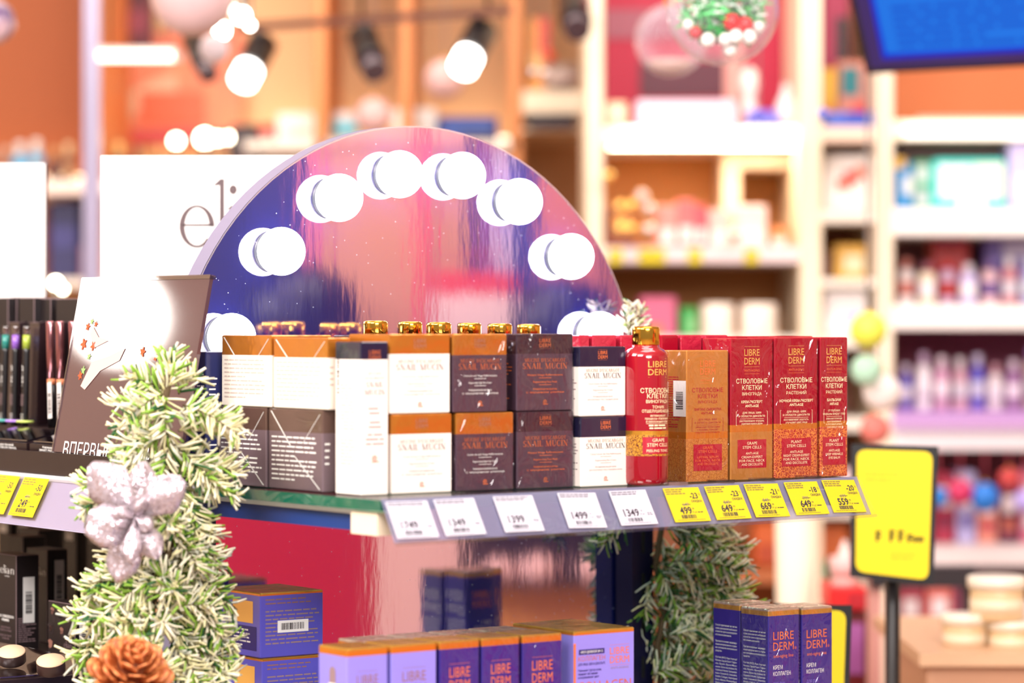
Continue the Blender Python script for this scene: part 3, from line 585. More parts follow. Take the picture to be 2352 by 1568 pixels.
# red cartons standing further back
wrap_red = mat('wrapped_crimson', (190, 36, 62), .25, coat=.8, bump=(70, .3))
for i, (px0, px1, t, lab) in enumerate(((1331, 1354, .10, 'film wrapped red carton just behind the small white eye cream boxes'), (1361, 1416, .10, 'film wrapped red carton left of the gold bottle cap, wider'), (1426, 1478, .10, 'film wrapped red carton directly behind the gold bottle cap'),
                                  (1520, 1558, .075, 'plain red carton right of the gold bottle cap'), (1564, 1612, .075, 'film wrapped red carton above the middle of the gold carton'), (1620, 1672, .075, 'film wrapped red carton touching the first wide red carton'))):
    s0 = s_at(px0, t); s1 = s_at(px1, t)
    carton(lab, 'red cartons in the second row', s0, t, SH, s1-s0, .04, .1475, (0, 1), (0,), (wrap_red if i != 3 else red_c,))
for px0, px1, lab in ((1690, 1770, 'red carton hidden behind the wide red carton with gold half'), (1782, 1868, 'red carton hidden behind the night cream carton')):
    s0 = s_at(px0, .06); carton(lab, 'red cartons in the second row', s0, .06, SH, s_at(px1, .06)-s0, .04, .1462, (0, 1), (0,), (red_c,))

# ------------------------------------------------------------------ purple cartons on the lower shelf
lav = mat('lavender_card', (146, 134, 226), .3, coat=.4); purp = mat('violet_card', (50, 36, 132), .26, coat=.6, bump=(50, .08)); blu = mat('periwinkle_back', (92, 86, 190), .3, coat=.4)
gtop = mat('gold_lid', (220, 160, 70), .2, .6, bump=(40, .3)); film_top = mat('film_lid', (206, 178, 160), .12, .5, bump=(60, .5))
def P_low(c, full=True):
    def p(t, FF, FL, w, d, h, FR):
        logo(t, FF, .0, h*.725, h*.058, c, w*.52); t.text('ANTI-AGING', FF, 0, h*.675, h*.016, c, w*.48); t.rect(FF, -w*.26, h*.655, w*.26, h*.657, c)
        t.text('КРЕМ', FF, 0, h*.60, h*.025, ORG if c == ORG else PALE); t.text('КОЛЛАГЕН', FF, 0, h*.56, h*.03, ORG if c == ORG else PALE, w*.7)
    return p
def P_hand(t, FF, FL, w, d, h, FR):
    logo(t, FF, -w*.02, h*.735, h*.055, ORG, w*.66, False); t.text('®', FF, w*.37, h*.735, h*.018, ORG); t.text('anti-aging line', FF, -w*.02, h*.690, h*.022, ORG, w*.64)
    t.text('КРЕМ', FF, -w*.35, h*.615, h*.026, WHT, w*.3, 'L'); t.text('КОЛЛАГЕН', FF, -w*.35, h*.575, h*.026, WHT, w*.56, 'L'); t.text('для рук', FF, -w*.35, h*.515, h*.026, VIO, w*.38, 'L'); t.text('℮ 75мл', FF, -w*.35, h*.465, h*.024, VIO, w*.34, 'L')
    t.rect(FF, -w*.36, h*.425, w*.32, h*.429, GLD); t.text('X/Z', FF, 0, h*.30, h*.09, ORG, w*.7)
    ls = ['Способ применения: на чистые', 'сухие руки нанесите небольшое', 'количество крема и распределите', 'массажными движениями.', '', 'Противопоказания: индивиду-', 'альная непереносимость отдель-', 'ных компонентов косметического', 'средства.', '', 'Состав (INCI): Aqua, Isopropyl', 'Palmitate, Caprylic/Capric Triglyce-', 'ride, Glycerin, Glyceryl Mono-', 'stearate, Glycine Soja (Soybean) Oil,', 'Cetylstearyl Alcohol, Cyclopentasi-', 'loxane, Ceteareth-23, Ceteareth-6,', 'Soluble Collagen, Hydrolyzed', 'Elastin, Allantoin, Phenoxyethanol,', 'Ethylhexylglycerin, Maltooligosyl', 'Glucoside/Hydrogenated Starch', 'Hydrolysate, Tocopheryl Acetate,', 'Chamomilla Recutita (Matricaria)']
    for i, q in enumerate(ls):
        if q: t.text(q, FL, -d*.40, h*(.845-i*.0205), h*.0115, WHT, d*.8 if len(q) > 22 else d*.8*len(q)/30, 'L', bold=.006)
    FB = lambda u, v: (-u, d/2+.00025, v)
    logo(t, FB, 0, h*.735, h*.055, ORG, w*.66, False); t.text('КРЕМ', FB, -w*.35, h*.615, h*.026, WHT, w*.3, 'L'); t.text('КОЛЛАГЕН', FB, -w*.35, h*.575, h*.026, WHT, w*.56, 'L')
    t.lines(FR, -d*.4, h*.84, d*.8, 22, h*.022, WHT, .5, ragged=.1)
TL_ = -.043
HL = .166
prow = 'violet collagen cartons on the lower shelf'
zt = (0, .955, .985, 1)
lows = [(797, 893, lav, DUL, 'lavender carton with a dropper drawing at the near end of the lower row'), (899, 1005, lav, DUL, 'plain lavender carton second in the lower row'), (1010, 1103, purp, ORG, 'violet carton with orange print, third in the lower row'),
        (1107, 1195, purp, ORG, 'violet carton with orange print, fourth in the lower row'), (1200, 1293, purp, ORG, 'violet carton with orange print beside the large lavender box')]
for i, (p0, p1, m_, c, lab) in enumerate(lows):
    s0, s1 = s_at(p0, TL_), s_at(p1, TL_); w = s1-s0-.0012
    pt = P_low(c)
    if i == 0:
        def pt(t, FF, FL, w, d, h, FR, q=P_low(c)):
            q(t, FF, FL, w, d, h, FR); t.rect(FL, -d*.13, h*.66, d*.13, h*.80, WHT); t.rect(FL, -d*.26, h*.60, d*.26, h*.655, GLD)
            pts = [(d*.11*math.cos(math.pi*k/8), h*.86+d*.11*math.sin(math.pi*k/8)) for k in range(9)]
            t.poly([FL(d*.11, h*.80)]+[FL(a, b) for a, b in pts]+[FL(-d*.11, h*.80)], PALE)
    carton(lab, prow, s0, TL_, SL, w, .048 if i == 0 else .045, HL, zt, (0, 1, 2), (m_, band_g, gtop), pt, top=2, film=i > 1)
    if i: 
        for j in (1,):
            carton('%s carton in the second lower row behind the %s front carton' % (('', 'lavender', 'violet', 'violet', 'violet')[i], ('', 'second', 'third', 'fourth', 'fifth')[i]), 'second row of the lower shelf', s0+.001, TL_+.047*j, SL, w, .045, HL-.001, zt, (0, 1, 2), (m_, band_g, film_top), None, top=2)
def P_coll(t, FF, FL, w, d, h, FR):
    t.rect(FF, -w*.42, h*.862, w*.0, h*.892, NVY); G3 = lambda u, v: (u, -d/2-.0005, v)
    t.text('КРЕМ ДНЕВНОЙ SPF 15', G3, -w*.21, h*.870, h*.014, WHT, w*.36); t.text('КОЛЛАГЕН', FF, -w*.43, h*.825, h*.028, COP, w*.44, 'L'); t.text('ДЛЯ ЛИЦА, ШЕИ И ДЕКОЛЬТЕ', FF, -w*.43, h*.800, h*.013, NVY, w*.44, 'L', bold=.02)
    for i, q in enumerate(('Повышает тургор кожи,', 'придает ей сияние', 'и выравнивает цвет')): t.text(q, FF, -w*.43, h*(.765-i*.02), h*.013, NVY, w*(.38, .32, .34)[i], 'L', bold=.02)
    logo(t, FF, w*.25, h*.80, h*.042, ORG, w*.32); t.text('ANTI-AGING', FF, w*.25, h*.766, h*.012, PALE, w*.3); t.text('COLLAGEN', FF, 0, h*.652, h*.055, COP, w*.88)
    for k in range(5):
        u = -w*.36+k*w*.17; v = h*.585; pts = [(u+.012*w/.07*math.cos(a/3-.6), v+.011*math.sin(a/2.2)) for a in range(9)]
        for (a, b), (c, e) in zip(pts[:-1], pts[1:]): t.poly([FF(a, b), FF(c, e), FF(c, e+.0012), FF(a, b+.0012)], (NVY, ORG)[k % 2])
    t.rect(FF, -w*.505, 0, -w*.47, h*.93, ORG); t.lines(FL, -d*.4, h*.7, d*.7, 8, h*.03, NVY, .4)
s0 = s_at(1318, TL_); s1 = s_at(1457, TL_)
carton('large lavender collagen cream box at the far end of the lower row', None, s0, TL_, SL, s1-s0, .10, HL, (0, .975, .985, 1), (0, 1, 2), (lav, band_g, gtop), P_coll, top=2)
hrow = 'violet hand cream cartons by the right garland'
s0 = s_at(1765, .03); w = s_at(1836, .03)-s0
carton('violet hand cream carton showing its printed side, at the garland', hrow, s0, .03, SL, w, .044, HL-.002, zt, (0, 1, 2), (purp, gtop, film_top), P_hand, top=2, film=True)
s1 = s_at(1842, .03)
carton('violet hand cream carton at the outer end of the lower shelf', hrow, s1, .03, SL, w, .044, HL-.003, zt, (0, 1, 2), (purp, gtop, film_top), P_hand, top=2, film=True)
carton('violet hand cream carton behind the one at the garland', hrow, s0+.002, .078, SL, w, .044, HL, zt, (0, 1, 2), (purp, gtop, film_top), P_hand, top=2)
# large periwinkle boxes behind the left garland, stacked
def P_peri(t, FF, FL, w, d, h, FR):
    t.lines(FF, -w*.42, h*.9, w*.8, 2, h*.06, DUL, .3); t.lines(FF, -w*.42, h*.72, w*.86, 9, h*.062, PALE, .35, ragged=.1)
    t.rect(FL, -d*.12, h*.52, d*.34, h*.86, GLD); t.rect(FL, -d*.2, h*.1, d*.42, h*.47, NVY); t.lines(FL, -d*.1, h*.42, d*.4, 5, h*.06, WHT, .4)
for k in range(3):
    carton('periwinkle box with barcode behind the left garland, %s of the stack' % ('bottom', 'middle', 'top')[k], 'stacked periwinkle boxes', .0215+(.002 if k == 1 else 0), .215, SL+k*.0648, .0735, .085, .0642, (0, .955, .975, 1), (0, 1, 2), (blu, band_g, gtop), P_peri, top=2,
           sticker=('F', -.017, .024, .019, .036, False))
# ------------------------------------------------------------------ make-up side of the stand (faces left)
black_card = mat('black_brown_card', (24, 14, 17), .5, coat=.08); tray_m = mat('black_gloss_tray', (30, 15, 19), .35, coat=.15)
def sbeam(name, m, s0, s1, t0, t1, z0, z1, parent=None):
    mb = MB(); beam(mb, s0, s1, t0, t1, z0, z1); return mb.build(name, m, parent)
TZ = -.1357
tray = link('side_tray', None); tag(tray, 'dark glossy side tray holding the tester pencils, with a price rail below its lip', 'tray')
sbeam('tray_floor', tray_m, -.06, -.006, .25, 1.15, TZ-.0235, TZ-.004, tray); sbeam('tray_floor', tray_m, -.006, .30, .385, 1.15, TZ-.0235, TZ-.004, tray)
sbeam('front_lip', tray_m, -.062, -.0585, .245, 1.15, TZ-.0235, TZ, tray)
sbeam('side_shelf_panel', mat('shelf_white', (226, 222, 226), .4), -.066, -.006, .245, 1.15, TZ-.030, TZ-.0240, tray)
# tilted clear rail with yellow tags
def srail(t, v, out=0): return G(-.068-.022*v-out*.87, t, TZ-.027-.044*v+out*.45)
mb = MB(); mb.hull([srail(.235, 1.08), srail(1.15, 1.08), srail(1.15, 0), srail(.235, 0)], [srail(.235, 1.08, -.0012), srail(1.15, 1.08, -.0012), srail(1.15, 0, -.0012), srail(.235, 0, -.0012)])
mb.build('price_rail', clear('rail_plastic', (252, 252, 255), .03, .08), tray)
mb = MB(); mb.hull([srail(.235, 1.08, -.004), srail(1.15, 1.08, -.004), srail(1.15, 0, -.004), srail(.235, 0, -.004)], [srail(.235, 1.08, -.006), srail(1.15, 1.08, -.006), srail(1.15, 0, -.006), srail(.235, 0, -.006)])
mb.build('rail_back', mat('rail_backing', (196, 186, 212), .4), tray)
lx = -Vector((-RY, RX, 0)); lup = (Vector(srail(0, 0))-Vector(srail(0, 1))).normalized(); lnn = lup.cross(lx).normalized()
for px, price, lb in ((80, '249', 'yellow price tag reading 249 on the side rail left of the silver flower'), (14, '279', 'yellow price tag cut by the picture edge on the side rail')):
    t = t_at(px, -.072); p = Vector(srail(t, .02, .0012))
    M = Matrix(((lx.x, lnn.x, lup.x, p.x), (lx.y, lnn.y, lup.y, p.y), (lx.z, lnn.z, lup.z, p.z), (0, 0, 0, 1)))
    price_tag(M, lb, 'price tags on the side rail', 1, price, '50', '499', w=.056, h=.044)
# snowy fringe under the rail
fr_m = mat('snow_fringe', (236, 226, 236), .8)
mb = MB(); 
for i in range(900):
    t = random.uniform(.26, 1.1); p = Vector(G(-.052+random.uniform(-.006, .006), t, TZ-.046+random.uniform(-.004, .004))); d = Vector((random.uniform(-1, 1), random.uniform(-1, 1), random.uniform(-1.4, .5))).normalized()*random.uniform(.005, .011); q = d.orthogonal().normalized()*.0009
    mb.poly([p-q, p+q, p+q*.4+d, p-q*.4+d])
mb.box(*[0]*3, *[0]*3) if False else None
o = mb.build('white_fringe', fr_m, None); tag(o, 'snowy white tinsel fringe under the side price rail', 'tinsel', kind='stuff')
# leaning poster
poster_m = mat('poster_aubergine', (84, 58, 62), .05, coat=1)
pt0, pt1 = t_at(408, -.056), t_at(122, -.0545)
p = Vector(G(-.055, (pt0+pt1)/2, TZ+.0005)); lean = math.atan2(.036, .183); PW = pt1-pt0; PH = .186
n_ = Vector((RX, RY, 0)); upv = (n_*math.sin(lean)+Vector((0, 0, math.cos(lean)))).normalized(); inn = upv.cross(lx).normalized()
M = Matrix(((lx.x, inn.x, upv.x, p.x), (lx.y, inn.y, upv.y, p.y), (lx.z, inn.z, upv.z, p.z), (0, 0, 0, 1)))
mb = MB(); mb.box(-PW/2, 0, 0, PW/2, .004, PH); poster = mb.build('leaning_poster', poster_m, None, M=M); tag(poster, 'glossy aubergine poster leaning on the side tray beside the arched mirror', 'poster')
mb = MB(); mb.box(-PW/2-.001, -.0008, PH-.0035, PW/2+.001, .006, PH+.0008); mb.box(-PW/2-.001, -.0012, 0, -PW/2+.001, .005, PH); mb.build('acrylic_edge', clear('acrylic', (236, 226, 228), .35), poster)
fr = lambda u, v: (u, -.0006, v)
mb = MB(); mb.text('ВПЕРВЫЕ В СЕТИ', fr, -PW*.41, -.0045, .0165, 0, PW*.72, 'L'); mb.build('lettering', [wink], poster)
mb = MB()
for u, v, r, c in ((-.43, .72, .005, 1), (-.36, .735, .004, 1), (-.44, .62, .007, 1), (-.35, .61, .006, 1), (-.42, .44, .005, 1), (.1, .58, .006, 1), (.22, .55, .004, 1), (-.37, .55, .004, 2), (-.40, .47, .005, 2), (-.4, .75, .004, 2)):
    ph = random.uniform(0, 6); k = [(u*PW*.9+r*(.72+.28*math.cos(5*q+ph))*math.cos(q), v*PH+r*(.72+.28*math.cos(5*q+ph))*math.sin(q)) for q in [2*math.pi*a/24 for a in range(24)]]; mb.poly([fr(*q) for q in k], c)
for pts in ([(-.36, .38), (-.30, .52), (-.18, .55), (-.05, .60), (-.08, .53), (-.22, .47), (-.32, .36)], [(-.36, .68), (-.30, .60), (-.2, .64), (-.28, .66), (-.34, .72)]):
    mb.poly([fr(a*PW, b*PH) for a, b in pts], 3)
mb.build('printed_pattern', [wink, mat('flower_orange', (226, 84, 36), .4), mat('flower_leaf', (150, 190, 110), .4), mat('print_skin', (240, 190, 180), .4)], poster)
_p = Vector(W(338, 742, 3.07)); _d = (_p-Vector((0, 0, EYE))).normalized(); _r = _d-2*_d.dot(inn)*inn; LAMP = _p+_r*2.0
# signs standing on a riser behind
riser = link('sign_riser', None); tag(riser, 'black riser behind the pencil boxes carrying the white signs', 'riser')
for px0, px1, y0, y1 in ((-320, 186, 3.62, 3.70), (196, 830, 3.31, 3.40)):
    a, b = W(px0, 0, y0), W(px1, 0, y0); mb = MB(); mb.box(a.x, y0, EYE+TZ-.0035, b.x, y1, EYE+.0295); mb.build('riser_block', black_card, riser)
def white_sign(x0, x1, y0, y1, zc, label, thick, rot, txt):
    a, b = W(x0, y0, zc), W(x1, y1, zc); w, h = b.x-a.x, a.z-b.z
    mb = MB(); mb.prism(-w/2, w/2, 0, thick, [0, h], [0], .0006); o = mb.build('brand_sign', mat('sign_white', (252, 246, 242), .45), None, ((a.x+b.x)/2, zc, EYE+.0300), rot); tag(o, label, 'sign', 'white signs on the riser')
    if txt:
        mb = MB(); mb.serif('elian', lambda u, v: (u, -.0004, v), -w/2+(412-x0)/F*zc, (y1-567)/F*zc*1.0+(EYE+b.z-EYE-.03-EYE if False else 0)+b.z-EYE-.03, 153/F*zc, 0, 325/F*zc, 'L'); mb.build('lettering', [mat('logo_brown', (98, 78, 80), .5)], o)
    else:
        mb = MB(); mb.box(w/2, -.0006, 0, w/2+.0016, thick+.001, h); mb.build('acrylic_edge', clear('acrylic', (236, 226, 228), .35), o)
Es = 3.34
white_sign(230, 815, 358, 682, Es, 'wide white sign with dark serif logo half hidden by the arched mirror', .006, -.02, True)
white_sign(-260, 104, 373, 684, 3.64, 'plain white sign at the picture edge above the pencil boxes', .010, .02, False)
# black cartons behind the pencils
crow = 'black cartons behind the tester pencils'
for i, (p0, p1, top_) in enumerate(((-34, 20, 684), (22, 40, 683), (42, 80, 684), (82, 118, 686), (127, 181, 686))):
    s = .052+.008*(i % 2); t0 = t_at(p1, s); t1 = t_at(p0, s); w = abs(t1-t0)
    carton('%s black carton from the picture edge behind the tester pencils' % ('first', 'second', 'third', 'fourth', 'fifth', 'sixth')[i], crow, s+.02, (t0+t1)/2, TZ-.0035, w-.004, .04, zz(top_, s, t0)-TZ+.0035, (0, 1), (0,), (black_card,),
           None, side=True)
# wedge-shaped pencil holders and pencils
hold_m = mat('holder_black', (44, 28, 32), .25, coat=.7)
tc = [(8, (30, 130, 120), 'teal'), (32, (140, 90, 190), 'purple'), (57, (160, 178, 60), 'olive green')]
sk = .035
def wedge(px, s, label, w=.024, h=.116, back=.055):
    t = t_at(px, s); mb = MB()
    q = [(-w/2, 0, 0), (-w/2, .004, h), (-w/2, .016, h+.002), (-w/2, back, 0)]; mb.hull([(a, b, c) for a, b, c in q], [(-a, b, c) for a, b, c in q])
    o = mb.build('pencil_holder', hold_m, None, G(s, t, TZ+.0205), A-math.pi/2); tag(o, label, 'holder', 'pencil holders on the side tray'); e_ = MB(); e_.tube([(w/2, .004, h), (w/2, .016, h+.002), (w/2, back, 0)], .0005, 4); e_.tube([(-w/2, .002, h), (w/2, .002, h)], .0005, 4); e_.build('edge_trim', mat('worn_edge', (128, 104, 106), .5), o)
    m2 = MB(); fr = lambda u, v: (w/2+.0003, u, v)
    for j in range(5): 
        u0 = .012+.006*j; m2.lines(lambda u, v: fr(u0+.35*(h*.62-v)*.4+(u), v), 0, h*(.55-.05*j), .0012, 9, .004, 1, .6)
    m2.build('lettering', LM, o); return o
base = sbeam('pencil_step', tray_m, .012, .085, .44, 1.0, TZ-.0035, TZ+.020); tag(base, 'black step under the tester pencils on the side tray', 'stand')
for i, px in enumerate((26, 72, 124, 164)): wedge(px, sk+.004, '%s slanted black pencil holder from the picture edge' % ('first', 'second', 'third', 'fourth')[i])
clear_cap = clear('clear_cap', (225, 215, 215), .2)
def pencil(px, s, c, label, tester=True, roll=0., h=.112, r=.0042):
    t = t_at(px, s); o = link('tester_pencil', None, None, G(s, t, TZ+.0205), A-math.pi/2); tag(o, label, 'pencil', 'tester pencils')
    o.rotation_euler = (-.03, roll, A-math.pi/2)
    if tester:
        cm = mat('band_%d_%d' % (c[0], c[1]), c, .3, coat=.5)
        b = MB(); b.lathe([(r*.9, 0), (r, .002), (r, h*.74), (r, h*.80)], 14); b.build('barrel', blackm, o)
        b = MB(); b.lathe([(r*1.04, h*.77), (r*1.04, h*.91)], 14); b.build('colour_band', cm, o)
        b = MB(); b.lathe([(r*.98, h*.9), (r*.98, h*.985), (r*.9, h)], 14); b.build('clear_cap', clear_cap, o)
        b = MB(); b.lathe([(r*.55, h*.9), (r*.5, h*.96), (0.0001, h*.985)], 10); b.build('tip', mat('tip_brown', (110, 70, 66), .5), o)
        b = MB(); b.lathe([(r*1.6, .003), (r*2.2, .004), (r*2.2, .006), (r*1.6, .005)], 18, sx=1.4, sy=1.0); b.build('elastic_band', mat('elastic_%d' % c[0], tuple(min(255, v+60) for v in c), .5), o)
        fr = lambda u, v: ((r+.0003)*math.sin(-v/r), -(r+.0003)*math.cos(v/r), u+0)
        b = MB(); b.text('ТЕСТЕР', fr, h*.50, -r*.3, .0048, 1, h*.23, bold=.02); b.rect(fr, h*.20, -r*.5, h*.32, r*.5, 7); b.bars(lambda u, v: ((r+.0005)*math.sin(-v/r), -(r+.0005)*math.cos(v/r), u), h*.03, -r*.6, h*.12, r*.6, 1); b.build('lettering', LM, o)
    else:
        b = MB(); b.lathe([(r, 0), (r, h*.46)], 14); b.build('barrel', blackm, o)
        b = MB(); b.lathe([(r*1.05, h*.46), (r*1.05, h*.985), (r*.95, h)], 14); b.build('metallic_cap', mat('rose_metal', (178, 120, 124), .18, .9), o)
        b = MB(); b.lathe([(r*1.06, h*.40), (r*1.06, h*.455)], 14); b.build('colour_band', mat('coral_band', (226, 134, 92), .4), o)
        b = MB(); b.box(r*.4, -r*1.3, h*.08, r*2.4, -r*1.2, h*.42); st = b.build('barcode_sticker', white, o)
        b = MB(); b.bars(lambda u, v: (u, -r*1.32, v), r*.7, h*.12, r*2.1, h*.32, 0, True); b.build('barcode_print', [ink], st)
for px, c, nm in tc: pencil(px, .014, c, 'black tester pencil with %s band and clear cap' % nm, roll=random.uniform(-.02, .02))
pencil(-14, .014, (40, 90, 170), 'black tester pencil with blue band at the picture edge')
for i, px in enumerate((120, 142, 172)): pencil(px, .014+.006*(i == 2), (0, 0, 0), '%s rose metallic tester pencil left of the poster' % ('first', 'second', 'third')[i], False, -.10, .118, .0047)
# flat pencil palettes lying in front
for i, (p0, p1) in enumerate(((-96, 64), (22, 190))):
    s = -.05; t0, t1 = t_at(p1, s), t_at(p0, s); w = min(t1-t0, .128)
    if i == 0: t0 = t_at(190, s)+.133
    o = link('clear_lid_palette', None, None, G(s+.002, t0+w/2, TZ-.0035), A-math.pi/2); tag(o, ('clear lidded pencil case at the picture edge on the tray', 'clear lidded pencil case in front of the tester pencils, beside the poster')[i], 'case', 'pencil cases on the side tray')
    mb = MB(); q = [(-w/2+.001, .001, 0), (-w/2+.001, .001, .010), (-w/2+.001, .050, .021), (-w/2+.001, .050, 0)]; mb.hull(q, [(-a, b, c) for a, b, c in q]); mb.build('case_body', tray_m, o)
    mb = MB(); fr = lambda u, v: (u, .001+v*.049, .0104+v*.011); fr2 = lambda u, v: (u, .001+v*.049, .0114+v*.011)
    mb.hull([fr2(-w*.46, .05), fr2(w*.46, .05), fr2(w*.46, .95), fr2(-w*.46, .95)], [tuple(Vector(fr2(a, b))+Vector((0, -.0002, .0012))) for a, b in ((-w*.46, .05), (w*.46, .05), (w*.46, .95), (-w*.46, .95))]); mb.build('clear_lid', clear('lid_clear', (205, 205, 225), .3), o)
    mb = MB(); f3 = lambda u, v: (u, .0006, v); mb.text('Карандаш для бровей', f3, 0, .0062, .0022, 1, w*.5, bold=.02); mb.text('SMART PRECISE BROW PENCIL', f3, 0, .0030, .0022, 1, w*.62, bold=.02); mb.build('lettering', LM, o)

# lower make-up shelf
LZ = -.358
lowside = sbeam('lower_side_shelf', tray_m, -.17, .28, .40, 1.2, LZ-.02, LZ); tag(lowside, 'dark lower side shelf carrying small black make-up boxes', 'shelf')
def P_prim(t, FF, FL, w, d, h, FR):
    t.serif('elian', FF, w*.12, h*.80, h*.085, 1, w*.62); t.text('RUSSIA', FF, w*.12, h*.765, h*.014, 1, w*.2)
    t.text('SILK OBSESSION', FF, w*.05, h*.335, h*.026, 1, w*.7, bold=.02); t.text('PRIMER', FF, w*.05, h*.295, h*.026, 1, w*.32, bold=.02)
    t.text('SMOOTHING', FF, w*.05, h*.22, h*.018, 7, w*.4); t.text('MAKE UP BASE', FF, w*.05, h*.19, h*.018, 7, w*.5); t.text('BASE DE TEINT', FF, w*.05, h*.135, h*.018, 7, w*.5); t.text('LISSEUSE', FF, w*.05, h*.105, h*.018, 7, w*.3)
    t.lines(FR, -d*.42, h*.34, d*.8, 12, h*.022, 7, .4)
mrow = 'small black make-up boxes on the lower side shelf'
def mk(pxc, py_top, py_bot_z, s, w, d, h, label, paint, sticker):
    t = t_at(pxc, s)
    carton(label, mrow, s, t, LZ, w, d, h, (0, 1), (0,), (black_card,), paint, side=True, sticker=sticker, name='makeup_carton') if False else None
    # corner (front right) sits at pixel pxc
    loc_t = t+w/2; o = carton(label, mrow, s+d/2, loc_t, LZ, w, d, h, (0, 1), (0,), (black_card,), paint, side=True, sticker=sticker, name='makeup_carton'); return o
mk(37, 1300, 0, -.035, .056, .028, .104, 'black primer box with white logo at the picture edge', P_prim, ('R', -.006, .030, .008, .080, True))
mk(108, 1280, 0, .03, .05, .026, .104, 'black box with long barcode sticker behind the low floral box', lambda t, FF, FL, w, d, h, FR: t.serif('elian', FF, .01, h*.72, h*.085, 1, w*.5), ('R', -.004, .038, .008, .092, True))
mk(88, 1280, 0, .115, .05, .03, .112, 'black box with pale lid behind the primer box', None, None)
mk(52, 1280, 0, .075, .04, .03, .108, 'black box squeezed between the two taller boxes', None, None)
def P_flor(t, FF, FL, w, d, h, FR):
    for k in range(16):
        u, v = random.uniform(-.42, .4)*w, random.uniform(.2, .9)*h; r = random.uniform(.002, .006)
        pts = [(u+r*(1+.5*math.sin(a*2.1))*math.cos(a*math.pi/5), v+r*math.sin(a*math.pi/5)) for a in range(10)]; t.poly([FF(*q) for q in pts], 0 if k % 4 else 11)
    t.serif('elian', FF, w*.25, h*.18, h*.12, 7, w*.3)
mk(172, 1405, 0, -.02, .062, .022, .058, 'low black box with dark floral print beside the garland', P_flor, ('R', -.006, .008, .006, .044, True))
hrow2 = 'upright black boxes at the back of the lower side shelf'
for i, px in enumerate((0, 46, 100, 152, 206)):
    s = .19; t = t_at(px, s)
    carton('%s upright black box with white barcode under the snowy fringe' % ('first', 'second', 'third', 'fourth', 'fifth')[i], hrow2, s+.02, t, LZ, .034, .03, .142, (0, 1), (0,), (black_card,), None, side=True, name='makeup_carton', sticker=('F', -.010, .092, .010, .134, True))
# compact discs on a clear tray
acr = link('clear_tray', None, None, G(-.12, .56, LZ+.0004), A-math.pi/2); tag(acr, 'clear acrylic tray with beige discs at the lower picture edge', 'tray')
mb = MB(); mb.box(-.13, -.045, 0, .15, .045, .002); mb.build('tray_floor', clear('acrylic', (236, 226, 228), .35), acr)
mb = MB(); mb.box(-.13, .043, .002, .15, .045, .016); mb.build('tray_rim', clear('acrylic', (236, 226, 228), .35), acr)
for i, (px, s) in enumerate(((28, -.115), (118, -.12), (-40, -.11))):
    t = t_at(px, s); mb = MB(); mb.lathe([(.0135, 0), (.0145, .001), (.0145, .012), (.0138, .0132), (.0001, .0134)], 28, mis=[1, 1, 0, 0]); o = mb.build('powder_disc', [mat('powder_beige', (240, 200, 164), .7), mat('powder_rim', (60, 40, 38), .4)], None, G(s, t, LZ+.0075)); o.rotation_euler = (.38, 0, 0); tag(o, ('beige powder disc in the clear tray at the lower corner', 'beige powder disc half hidden under the garland', 'beige powder disc beyond the picture edge')[i], 'powder', 'powder discs')

# ------------------------------------------------------------------ garlands
NM = [mat('needle_frost', (246, 238, 212), .7), mat('needle_cream', (240, 230, 180), .7), mat('needle_green', (140, 180, 62), .6), mat('needle_dark', (34, 92, 40), .6), mat('needle_grey', (206, 206, 190), .7), mat('wire_brown', (86, 66, 40), .7)]
def sprig(p0, d, L, parent, weights, nl=(.020, .031), dens=1.15, nw=.0016, droop=.25):
    mb = MB(); d = Vector(d).normalized(); n = max(6, int(L/.0011*dens)); pts = []
    for i in range(8):
        f = i/7; pts.append(Vector(p0)+d*L*f+Vector((0, 0, -droop*L*f*f)))
    mb.tube(pts, .0011, 5, 5)
    for i in range(n):
        f = (i+random.random())/n*.98+.02; k = min(int(f*7), 6); q = pts[k].lerp(pts[k+1], f*7-k); ax = (pts[k+1]-pts[k]).normalized()
        u = ax.orthogonal().normalized(); w = ax.cross(u); a = random.uniform(0, 2*math.pi); c = u*math.cos(a)+w*math.sin(a)
        l_ = random.uniform(*nl)*(1-.25*f); e = (ax*random.uniform(.45, .95)+c).normalized(); tip = q+e*l_; bend = Vector((random.uniform(-1, 1), random.uniform(-1, 1), random.uniform(-1, .6)))*.0016
        wd_ = e.orthogonal().normalized(); wv = e.cross(wd_)
        mi = random.choices(range(5), weights)[0]; r = nw*random.uniform(.7, 1.15); mid = (q+tip)/2+bend; b = len(mb.v)
        for P, rr in ((q, r*.8), (mid, r), (tip, r*.7)):
            for a2 in range(3): ang = a2*2.094; mb.v.append(tuple(P+(wd_*math.cos(ang)+wv*math.sin(ang))*rr))
        m2 = mi if random.random() < .45 else random.choices(range(5), weights)[0]
        for j, mm in ((0, m2), (1, mi)):
            for a2 in range(3): mb.face([b+j*3+a2, b+j*3+(a2+1) % 3, b+j*3+3+(a2+1) % 3, b+j*3+3+a2], mm, True)
        mb.face([b+6, b+7, b+8], mi)
    o = mb.build('sprig', NM, parent); o['kind'] = 'stuff'; return o
def garland(name, label, path, specs, weights, seed, **kw):
    random.seed(seed); g = link(name, None); tag(g, label, 'garland')
    mb = MB(); mb.tube(path, .0035, 6, 0); mb.build('stem_wire', [NM[5]], g)
    for (px, py, y, dx, dz, dy, L) in specs: sprig(W(px, py, y), (dx, dy, dz), L, g, weights, **kw)
    return g
WL = (34, 30, 22, 8, 6)
GZ = 2.82
path = [W(px, py, GZ) for px, py in ((384, 860), (385, 890), (365, 980), (395, 1080), (405, 1180), (385, 1280), (350, 1380), (345, 1480), (340, 1600), (340, 1760))]
random.seed(5)
